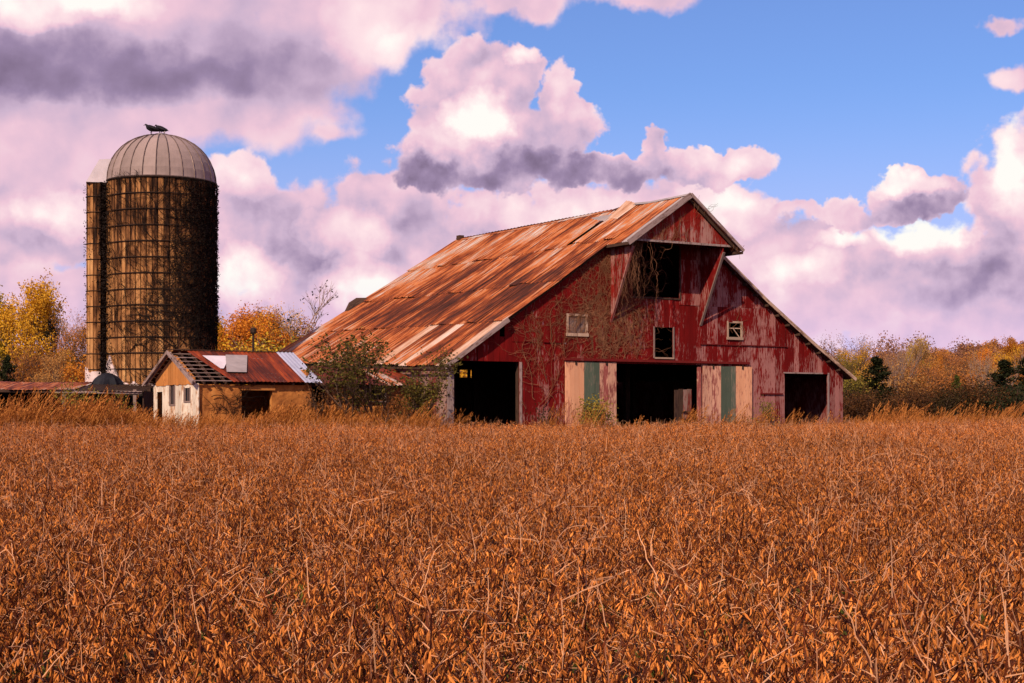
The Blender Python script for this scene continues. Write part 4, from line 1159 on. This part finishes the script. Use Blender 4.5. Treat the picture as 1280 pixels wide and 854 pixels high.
link_ = thing('lean_to', 'low clay-walled lean-to with rusty roof between small shed and barn', 'shed', SH, ANG)
uneven_wall(4.79, 8.38, .3, -.3, 2.05, .2, [(6.28, 7.01, 1.57, 2.04)]).build('clay_wall', M['mud'], link_)
q = MB(); q.box(4.10, 8.38, .22, .34, 2.0, 2.09); q.build('wall_plate', M['dark_wood'], link_)
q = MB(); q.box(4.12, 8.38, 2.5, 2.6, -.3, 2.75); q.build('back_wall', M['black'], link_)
q = MB(); q.box(6.24, 6.28, .20, .3, 1.53, 2.0); q.box(7.01, 7.05, .20, .3, 1.53, 2.0); q.box(6.24, 7.05, .18, .3, 1.49, 1.53); q.build('window_frame', M['grey_wood'], link_)
def lfn(t_, v): t = .02 + 2.5 * v; return (t_, t, 2.10 + .66 * v - .03 * math.sin(t_ * 2))
e = 4.30
while e < 8.2:
    e2 = min(e + .68, 8.42); shed_sheet('roof_sheet', e, e2 + .03, e, e2 + .03, random.uniform(-.02, .02), 1, M['shed_roof'] if random.random() < .85 else M['roof'], link_, lfn, lift=.01 * random.random()); e = e2

pole = MB(); px_ = -.1; pole.tube([(0, 0, 0), (0, 0, 4.15)], [.05, .045], 8); pp = pole.build('metal_post', M['iron'], None, label='rusty metal post with cap standing behind the shed roof', cat='post', loc=(-9.78, 60.5, GY))
q = MB(); q.tube([(0, 0, 4.10), (0, 0, 4.16), (0, 0, 4.30), (0, 0, 4.34)], [.09, .12, .12, .05], 10); q.build('cap', M['iron'], pp)
pp['label'] = 'rusty metal post with cap standing behind the shed roof'

# ------------------------------------------------------------------ silo
SC = (-14.03, 64.0, GY); SRAD = 2.13; SRIM = 10.30
silo = thing('silo', 'tall concrete stave silo with ribbed metal dome and dead vines', 'silo', SC, 0)
NS = 60; da = 2 * math.pi / NS
q = MB(); q.tube([(0, 0, -.3), (0, 0, SRIM)], SRAD - .07, 60); q.build('inner_wall', M['vine_dark'], silo)
q = MB(); hw_ = .42
for (r, ) in ((SRAD,),):
    g_ = .016 / r
    a0, a1 = -da / 2 + g_, da / 2 - g_
    pts4 = [(r * math.sin(a0), -r * math.cos(a0)), (r * math.sin(0) * 1.0, -r * 1.003), (r * math.sin(a1), -r * math.cos(a1))]
    inn = [((r - .06) * math.sin(a), -(r - .06) * math.cos(a)) for a in (a0, a1)]
    zb, zt = -.3, SRIM
    for (A, B) in ((0, 1), (1, 2)):
        q.quad([(pts4[A][0], pts4[A][1], zb), (pts4[B][0], pts4[B][1], zb), (pts4[B][0], pts4[B][1], zt), (pts4[A][0], pts4[A][1], zt)], [(A * .1, 0), (B * .1, 0), (B * .1, 10), (A * .1, 10)])
    q.quad([(inn[0][0], inn[0][1], zb), (pts4[0][0], pts4[0][1], zb), (pts4[0][0], pts4[0][1], zt), (inn[0][0], inn[0][1], zt)], [(0, 0), (0, 0), (0, 9), (0, 9)])
    q.quad([(pts4[2][0], pts4[2][1], zb), (inn[1][0], inn[1][1], zb), (inn[1][0], inn[1][1], zt), (pts4[2][0], pts4[2][1], zt)], [(.2, 0), (.2, 0), (.2, 9), (.2, 9)])
stave_me = q.mesh('stave', M['stave'])
for k in range(NS): link('stave', stave_me, silo, rot=(0, 0, k * da), scale=(1, 1, 1))
def ring(r, z, n=72, ex=0): return [(r * math.sin(2 * math.pi * k / n), -r * math.cos(2 * math.pi * k / n), z) for k in range(n + 1)]
q = MB(); q.tube(ring(SRAD + .05, 0), .020, 4, 0, False); hoop = q.mesh('hoop', M['iron'])
zz = .35; 
while zz < SRIM:
    link('hoop', hoop, silo, loc=(0, 0, zz), rot=(0, 0, 0)); zz += .62
# chute on the left: half-round shaft of its own staves
CA = math.radians(-76)         # bearing on the silo wall, 0 = towards the camera
cx, cy = (SRAD + .35) * math.sin(CA), -(SRAD + .35) * math.cos(CA); CR = .42
q = MB(); q.tube([(cx, cy, -.3), (cx, cy, SRIM - .15)], CR - .05, 20); q.build('chute_core', M['vine_dark'], silo)
nc = 11
for k in range(nc):
    a0 = CA - 1.9 + 3.8 * k / nc + .03; a1 = CA - 1.9 + 3.8 * (k + 1) / nc - .03; q = MB()
    P = [(cx + CR * math.sin(a), cy - CR * math.cos(a)) for a in (a0, a1)] + [(cx + (CR - .06) * math.sin(a), cy - (CR - .06) * math.cos(a)) for a in (a1, a0)]
    q.hexa([(P[0][0], P[0][1], -.3), (P[1][0], P[1][1], -.3), (P[1][0], P[1][1], SRIM - .12), (P[0][0], P[0][1], SRIM - .12), (P[3][0], P[3][1], -.3), (P[2][0], P[2][1], -.3), (P[2][0], P[2][1], SRIM - .12), (P[3][0], P[3][1], SRIM - .12)])
    q.build('chute_stave', M['stave'], silo)
q = MB(); q.tube([(cx + (CR + .02) * math.sin(CA - 1.9 + 3.8 * k / 16), cy - (CR + .02) * math.cos(CA - 1.9 + 3.8 * k / 16), 0) for k in range(17)], .016, 4, 0, False); ch = q.mesh('chute_hoop', M['iron'])
zz = .35
while zz < SRIM - .3: link('chute_hoop', ch, silo, loc=(0, 0, zz)); zz += .62
# dome of sheet metal gores with raised seams
DR, DH, ND = SRAD + .03, 1.92, 26
def dome_pt(a, f, o=0.):     # f 0 rim..1 top
    th = f * math.pi / 2; r = (DR + o) * math.cos(th) ** .92; return (r * math.sin(a), -r * math.cos(a), SRIM + (DH + o) * math.sin(th))
dg = 2 * math.pi / ND; q = MB()
for j in range(8):
    for i in range(3):
        f0, f1 = j / 8, (j + 1) / 8; a0 = -dg / 2 + dg * i / 3; a1 = -dg / 2 + dg * (i + 1) / 3
        P = [dome_pt(a0, f0), dome_pt(a1, f0), dome_pt(a1, f1), dome_pt(a0, f1)]
        q.quad(P)
gore = q.mesh('dome_panel', M['dome'], True)
q = MB(); q.tube([dome_pt(dg / 2, j / 10, .012) for j in range(11)], [.020] * 9 + [.014, .006], 4, 0, False); rib = q.mesh('dome_seam', M['dome_rib'])
for k in range(ND):
    gp = link('dome_panel', gore, silo, rot=(0, 0, k * dg)); link('dome_seam', rib, gp)
q = MB(); q.tube(ring(DR + .01, SRIM), .035, 4, 0, False); q.build('rim_band', M['dome_rib'], silo)
q = MB(); q.tube([(0, 0, SRIM + DH - .02), (0, 0, SRIM + DH + .05), (0, 0, SRIM + DH + .06)], [.30, .26, .05], 14); q.tube([(.12, 0, SRIM + DH), (.12, 0, SRIM + DH + .14), (.16, 0, SRIM + DH + .16)], [.03, .03, .02], 6); q.build('dome_cap', M['sheet_grey'], silo)
# pale sheet hood over the chute
q = MB(); L_ = Vector((math.sin(CA), -math.cos(CA), 0)); S_ = Vector((math.cos(CA), math.sin(CA), 0))
o_ = Vector((0, 0, SRIM - .10)) + L_ * (SRAD - .35); w2 = .46
P0 = [o_ - S_ * w2, o_ + S_ * w2, o_ + S_ * w2 + Vector((0, 0, .95)), o_ - S_ * w2 + Vector((0, 0, .95))]
P1 = [o_ + L_ * 1.12 - S_ * w2, o_ + L_ * 1.12 + S_ * w2, o_ + L_ * .62 + S_ * w2 + Vector((0, 0, .90)), o_ + L_ * .62 - S_ * w2 + Vector((0, 0, .90))]
q.hexa([tuple(p) for p in P1] + [tuple(p) for p in P0]); q.build('chute_hood', M['white_sheet'], silo)
# torn white plaster at the foot of the silo, seen above the low shed
q = MB(); n = 46
def pl_top(a): return 2.25 + .35 * mnoise.noise(Vector((a * 9, 1, 0))) + 1.0 * math.exp(-((a + .95) / .28) ** 2) * (1 + .3 * mnoise.noise(Vector((a * 20, 3, 0))))
for k in range(n):
    a0 = -1.35 + 1.55 * k / n; a1 = -1.35 + 1.55 * (k + 1) / n; r = SRAD + .05 
    q.hexa([(r * math.sin(a0), -r * math.cos(a0), .9), (r * math.sin(a1), -r * math.cos(a1), .9), (r * math.sin(a1), -r * math.cos(a1), pl_top(a1)), (r * math.sin(a0), -r * math.cos(a0), pl_top(a0)),
            ((r - .05) * math.sin(a0), -(r - .05) * math.cos(a0), .9), ((r - .05) * math.sin(a1), -(r - .05) * math.cos(a1), .9), ((r - .05) * math.sin(a1), -(r - .05) * math.cos(a1), pl_top(a1)), ((r - .05) * math.sin(a0), -(r - .05) * math.cos(a0), pl_top(a0))])
for k in range(20):
    a0 = CA - 1.9 + 3.8 * k / 20; a1 = CA - 1.9 + 3.8 * (k + 1) / 20; r = CR + .045
    zt0 = 2.75 + .4 * mnoise.noise(Vector((a0 * 5, 7, 0))); zt1 = 2.75 + .4 * mnoise.noise(Vector((a1 * 5, 7, 0)))
    q.hexa([(cx + r * math.sin(a0), cy - r * math.cos(a0), .9), (cx + r * math.sin(a1), cy - r * math.cos(a1), .9), (cx + r * math.sin(a1), cy - r * math.cos(a1), zt1), (cx + r * math.sin(a0), cy - r * math.cos(a0), zt0),
            (cx + (r - .04) * math.sin(a0), cy - (r - .04) * math.cos(a0), .9), (cx + (r - .04) * math.sin(a1), cy - (r - .04) * math.cos(a1), .9), (cx + (r - .04) * math.sin(a1), cy - (r - .04) * math.cos(a1), zt1), (cx + (r - .04) * math.sin(a0), cy - (r - .04) * math.cos(a0), zt0)])
q.build('plaster_collar', M['plaster'], silo)

# dark tarp-covered heap on timbers beside the silo foot
hp = MB(); n = 16; rows = 6; rings_ = []
for j in range(rows + 1):
    f = j / rows * math.pi / 2
    for i in range(n):
        a = 2 * math.pi * i / n; r = .62 * math.cos(f) * (1 + .10 * math.cos(a * 8) * math.cos(f)) + .01
        hp.v.append((r * 1.0 * math.cos(a), r * .9 * math.sin(a), 1.9 + .72 * math.sin(f) + .03 * mnoise.noise(Vector((a * 2, f * 3, 0)))))
for j in range(rows):
    for i in range(n):
        a = j * n + i; b = j * n + (i + 1) % n; hp.f.append((a, b, b + n, a + n)); hp.uv += [(0, 0)] * 4; hp.m.append(0)
heap = hp.build('tarp_heap', M['tarp'], None, label='dark ribbed tarp-covered mound at the foot of the silo chute', cat='covered heap', loc=(-15.25, 60.3, GY), scale=(1.0, 1.0, 1.0))
q = MB(); q.tube([(0, 0, -.2), (0, 0, 1.92)], [.6, .6], 14); q.build('drum', M['iron'], heap)

# ------------------------------------------------------------------ long low open shed at the left
low = thing('low_open_shed', 'long low open-sided shed with flat rusty roof in front of the silo', 'shed', (-19.0, 57.0, GY), R(3))
L0, L1 = -4.2, 5.75
def lowfn(t_, v): return (t_, -.1 + 3.2 * v, 2.02 + .33 * v - .02 * math.sin(t_ * 1.3) - .012 * (t_ + 4))
e = L0
while e < 3.4:
    e2 = min(e + .75, 3.4); shed_sheet('roof_sheet', e, e2 + .03, e, e2 + .03, random.uniform(-.02, .01), 1, M['roof'], low, lowfn, lift=.01 * random.random(), slen=3.2); e = e2
while e < L1 - .05:
    e2 = min(e + .8, L1); shed_sheet('roof_sheet', e, e2 + .03, e, e2 + .03, random.uniform(-.02, .01), .8, M['iron'] , low, lowfn, lift=-.03, slen=3.2); e = e2
for x in (-3.9, -1.9, .55, 3.0, 5.5):
    q = MB(); q.box(x - .06, x + .06, .0, .12, -.3, 1.95); q.build('post', M['grey_wood'], low)
    q = MB(); q.box(x - .06, x + .06, 2.9, 3.0, -.3, 2.2); q.build('post', M['dark_wood'], low)
for a, b in ((L0, -.8), (-.78, 2.6), (2.62, L1)):
    q = MB(); q.beam((a, -.03, 1.955 - .012 * (a + 4)), (b, -.03, 1.955 - .012 * (b + 4)), .05, .10); q.build('eave_beam', M['dark_wood' if a < 2 else 'grey_trim'], low)
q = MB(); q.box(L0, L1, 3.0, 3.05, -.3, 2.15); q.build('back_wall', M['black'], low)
q = MB(); q.box(L1, L1 + .04, .15, 2.9, -.3, 1.9); q.build('end_wall', M['dark_wood'], low)
q = MB(); q.box(L0 - .04, L0, .15, 2.9, -.3, 1.9); q.build('end_wall', M['dark_wood'], low)

# ------------------------------------------------------------------ vultures on the dome
def vulture(name, loc, rz, s, label, neck=.5):
    t = thing(name, label, 'bird', loc, rz, 'black vultures on the silo dome', s)
    q = MB()   # body along +x (head end)
    P = [(-.36, 0, .16), (-.24, 0, .20), (-.10, 0, .25), (.05, 0, .29), (.15, 0, .34), (.20, 0, .39), (.23, 0, .43), (.27, 0, .45), (.31, 0, .44)]
    q.tube(P, [.03, .075, .12, .135, .115, .07, .045, .042, .012], 10); q.build('body', M['feather'], t, smooth=True)
    for sy in (-1, 1):
        q = MB(); q.tube([(.12, sy * .10, .33), (-.05, sy * .135, .30), (-.22, sy * .12, .23), (-.40, sy * .07, .16)], [.03, .07, .055, .008], 6); q.build('wing', M['feather'], t, smooth=True)
        q = MB(); q.tube([(0, sy * .05, .18), (.02, sy * .05, .08), (0, sy * .05, .0), (.05, sy * .05, -.005)], [.022, .012, .010, .008], 5); q.build('leg', M['feather'], t)
    q = MB(); q.quad([(-.30, -.05, .19), (-.52, -.08, .13), (-.52, .08, .13), (-.30, .05, .19)]); q.quad([(-.30, .05, .18), (-.52, .08, .12), (-.52, -.08, .12), (-.30, -.05, .18)]); q.build('tail', M['feather'], t)
    q = MB(); q.tube([(.30, 0, .44), (.35, 0, .425), (.36, 0, .40)], [.018, .013, .004], 5); q.build('beak', M['iron'], t)
zt = GY + SRIM + DH
vulture('black_vulture', (SC[0] - .33, SC[1] - .25, zt - .02), R(172), .92, 'front black vulture on the silo dome with head to the left', 1)
vulture('black_vulture', (SC[0] - .08, SC[1] + .22, zt + .05), R(150), .92, 'rear black vulture on the dome, mostly hidden by the front bird', 0)

# ------------------------------------------------------------------ climbing dead vines
def strand(mb, p, d, L, rad, surf, wob=.35, grav=0., step=.09, branch=.12, lev=0):
    pts = [p]; n = int(L / step); a = d
    for k in range(n):
        a = a + random.gauss(0, wob); u, w = p[0] + math.cos(a) * step, p[1] + math.sin(a) * step + grav * step
        if surf is wall_surf and any(o[0] - .05 < u < o[1] + .05 and w < o[3] + .05 and o[2] < -.5 for o in openings): break
        p = (u, w); pts.append(p)
        if lev < 2 and random.random() < branch: strand(mb, p, a + random.choice((-1, 1)) * random.uniform(.4, 1.2), L * .45, rad * .6, surf, wob * 1.2, grav, step, branch, lev + 1)
    if len(pts) > 2: mb.tube([surf(u, w) for (u, w) in pts], [rad * (1 - .6 * k / len(pts)) for k in range(len(pts))], 3, 0, False)
random.seed(77)
gv = MB()
def wall_surf(s, z):
    s = max(.05, min(s, WR)); z = max(0.0, min(z, roof_z(s) - .12)); return (s, -.075 - .05 * abs(mnoise.noise(Vector((s * 3, z * 3, 0)))), z)
for _ in range(130):          # rooted left of the middle door, fanning up
    s = random.gauss(6.6, .8); strand(gv, (s, random.uniform(2.9, 5.2)), random.uniform(.2, 2.9), random.uniform(.7, 2.2), random.uniform(.006, .012), wall_surf, .30, step=.07, branch=.18)
for _ in range(26): strand(gv, (random.gauss(4.0, .6), random.uniform(1.2, 3.6)), random.uniform(.9, 2.4), random.uniform(1.2, 2.6), random.uniform(.006, .014), wall_surf, .18, step=.07, branch=.15)
for _ in range(40): strand(gv, (random.gauss(7.1, .55), random.uniform(6.8, 7.2)), random.uniform(-2.3, -.9), random.uniform(1.2, 3.0), random.uniform(.006, .011), wall_surf, .30, step=.07, branch=.15)
for _ in range(8): strand(gv, (random.gauss(12.9, .4), random.uniform(4.0, 5.0)), random.uniform(-2.3, 2.9), random.uniform(.4, .9), .008, wall_surf, .40)
gvine = gv.build('climbing_vine', M['vine_tan'], None, label='tangle of tan dead vines climbing the left half of the barn front', cat='vine', loc=barn.location, rot=barn.rotation_euler)
hv = MB()
def hang(s, y, z, L, r):
    pts = [Vector((s, y, z))]
    for k in range(int(L / .08)):
        pts.append(pts[-1] + Vector((random.gauss(0, .035), random.gauss(0, .03), -.08 + random.gauss(0, .02))))
    hv.tube(pts, [r * (1 - .7 * k / len(pts)) for k in range(len(pts))], 3, 0, False)
for _ in range(90): hang(7.0 + random.expovariate(3.0), random.uniform(-1.4, -.1), 7.42, random.uniform(.3, 2.3), random.uniform(.008, .015))
for _ in range(14): y_ = random.uniform(-1.3, -.1); hang(6.87, y_, random.uniform(6, 7.3), random.uniform(.5, 2.2), random.uniform(.008, .014))
for _ in range(10): hang(random.uniform(11.5, 12.1), -1.6, 7.5, random.uniform(.15, .45), .007)
def hs(s, z): return (s, -1.47, min(z, roof_z(s) - .1))
for _ in range(26): strand(hv, (random.uniform(7.2, 9.6), 7.5), random.uniform(.6, 1.9), random.uniform(.5, 1.3), .008, hs, .35)
for _ in range(6): strand(hv, (9.5 + random.random() * .9, 8.6), random.uniform(.2, 2.6), .8, .008, lambda s, z: (s, -1.6, z), .5)
hv.build('hanging_vine', M['vine_tan'], None, label='dead vines hanging from the left side of the hay hood', cat='vine', loc=barn.location, rot=barn.rotation_euler)

sv = MB()
def silo_surf(a, z, off=.0):
    z = max(-.1, min(z, SRIM - .05)); r = SRAD + .05 + .05 * abs(mnoise.noise(Vector((a * 4, z * 2, 0)))) + off
    return (r * math.sin(a), -r * math.cos(a), z)
ss = lambda u, w: silo_surf(u / SRAD, w)
for _ in range(150): strand(sv, (SRAD * random.uniform(.45, 1.75), random.uniform(0, 9.8)), random.uniform(.9, 2.2), random.uniform(2, 4), random.uniform(.012, .026), ss, .30)
for _ in range(110): strand(sv, (SRAD * random.uniform(-.95, .7), random.uniform(0, 9.5)), random.uniform(.8, 2.3), random.uniform(1.2, 3), random.uniform(.008, .014), ss, .30)
for _ in range(10000):        # dead foliage mat, thick on the right-hand side
    a = random.gauss(1.12, .42); z = random.uniform(2.6, 10.3) if random.random() < .72 else random.uniform(0, 10.2)
    if z < 4.5 and random.random() < .6: continue
    if a < .40 + .30 * mnoise.noise(Vector((z * .8, 2, 0))): continue
    c = Vector(silo_surf(a, z, random.uniform(0, .06 + .10 * (random.random() ** 8)))); d1 = rv().normalized() * random.uniform(.02, .055); d2 = d1.cross(rv()).normalized() * .02
    sv.quad([c - d1, c - d2, c + d1, c + d2])
for _ in range(1500):
    a = CA + random.gauss(0, .9); z = random.uniform(0, 10.2); r = CR + random.uniform(.02, .12) ; c = Vector((cx + r * math.sin(a), cy - r * math.cos(a), z))
    if random.random() < .6: continue
    d1 = rv().normalized() * random.uniform(.02, .05); d2 = d1.cross(rv()).normalized() * .02; sv.quad([c - d1, c - d2, c + d1, c + d2])
for _ in range(1500):         # the corner between chute and barrel
    a = CA + .30 + random.gauss(0, .10); z = random.uniform(0, 10.2); c = Vector(silo_surf(a, z, random.uniform(0, .30)))
    d1 = rv().normalized() * .06; d2 = d1.cross(rv()).normalized() * .03; sv.quad([c - d1, c - d2, c + d1, c + d2])
for _ in range(18):
    a = random.uniform(-.7, -.1); strand(sv, (a * SRAD, SRIM - .3), random.uniform(.8, 2.2), .6, .010, lambda u, w: tuple(Vector(dome_pt(u / SRAD, max(0, w - SRIM) / DH * .6 + 0.001, .05)) if w > SRIM else Vector(silo_surf(u / SRAD, w))), .4)
sv.build('silo_vine', M['vine_dark'], None, label='dark dead creeper covering the right side of the silo', cat='vine', loc=SC)
cv = MB()
cs = lambda u, w: (u, -.07 - .04 * abs(mnoise.noise(Vector((u * 3, w * 3, 5)))), max(0, min(w, 2.05)))
for _ in range(26): strand(cv, (random.uniform(.2, 1.5), random.uniform(0, 2.0)), random.uniform(-2.4, 2.4), random.uniform(.6, 1.6), random.uniform(.009, .016), cs, .3)
cv.build('shed_vine', M['vine_dark'], None, label='dark vine stems on the clay wall of the small shed', cat='vine', loc=SH, rot=(0, 0, ANG))
cv = MB(); cs2 = lambda u, w: (u, .20 - .06 * abs(mnoise.noise(Vector((u * 3, w * 3, 5)))), max(0, min(w, 2.05)))
for _ in range(60): strand(cv, (random.uniform(4.9, 8.3), random.uniform(0, 1.9)), random.uniform(.2, 2.9), random.uniform(.6, 1.8), random.uniform(.008, .014), cs2, .3)
cv.build('lean_to_vine', M['vine_dark'], None, label='brown creeper stems over the lean-to wall', cat='vine', loc=SH, rot=(0, 0, ANG))

# ------------------------------------------------------------------ shrubs in front of the buildings
def shrub(name, x, y, H, wd_, leaves, leafsz, lc, seed, label, trunks=4, clump=.12, up=.5, depth=3, bark='bark'):
    w, c = tree_mesh(seed, H, .8, .15, leaves, leafsz, up=up, depth=depth, nbr=(3, 5), clump=clump, trunks=trunks)
    t = link(name, None, None, label, 'shrub', None, None, (x, y, gz(x, y)), None, (wd_, wd_, 1))
    w.build('stems', M[bark], t, smooth=True); c.build('leaves', M['leaf_' + lc], t); return t
shrub('young_tree', -4.5, 52.6, 3.85, 1.3, 4300, .06, 'moss', 61, 'green-leaved young tree in front of the lean-to left of the barn corner', trunks=4, clump=.13, depth=4)
shrub('leafy_shrub', -3.0, 53.2, 2.35, 1.1, 2200, .05, 'moss', 62, 'olive shrub against the left corner of the barn', trunks=3, clump=.14)
shrub('twiggy_shrub', -4.0, 51.9, 1.4, 1.2, 900, .04, 'brown', 70, 'dark brown twiggy bush below the young tree in front of the lean-to wall', trunks=6, clump=.2)
shrub('twiggy_shrub', -5.9, 52.6, 2.3, 1.1, 1100, .045, 'brown', 63, 'brown twiggy shrub in front of the lean-to doorway', trunks=4, clump=.14)
def bl(s, p): return (-2.24 + UX * s + .528 * p, 56 + UY * s - .849 * p)
x, y = bl(5.9, .7); shrub('leafy_shrub', x, y, 1.75, 1.1, 1700, .045, 'olive', 64, 'yellow-green bush in front of the left sliding door', trunks=5, clump=.16)
x, y = bl(3.7, .6); shrub('leafy_shrub', x, y, 1.5, 1.0, 500, .045, 'dkolive', 65, 'dark sparse bush between left doorway and left sliding door', trunks=4, clump=.14)
x, y = bl(14.05, .8); shrub('sapling', x, y, 1.85, .75, 500, .05, 'olive', 66, 'yellow-green sapling beside the right sliding door', trunks=2, clump=.12)
x, y = bl(12.7, .7); shrub('sapling', x, y, 1.3, .7, 130, .05, 'olive', 67, 'tiny thin sapling in front of the right sliding door', trunks=2, clump=.08)
shrub('leafy_shrub', -15.6, 56.3, 2.55, .8, 900, .055, 'olive', 68, 'weedy green bush growing over the low shed roof by the tarp mound', trunks=4, clump=.16)
shrub('leafy_shrub', -13.75, 56.4, 2.0, .7, 600, .055, 'olive', 69, 'small green bush at the right end of the low shed', trunks=4, clump=.14)
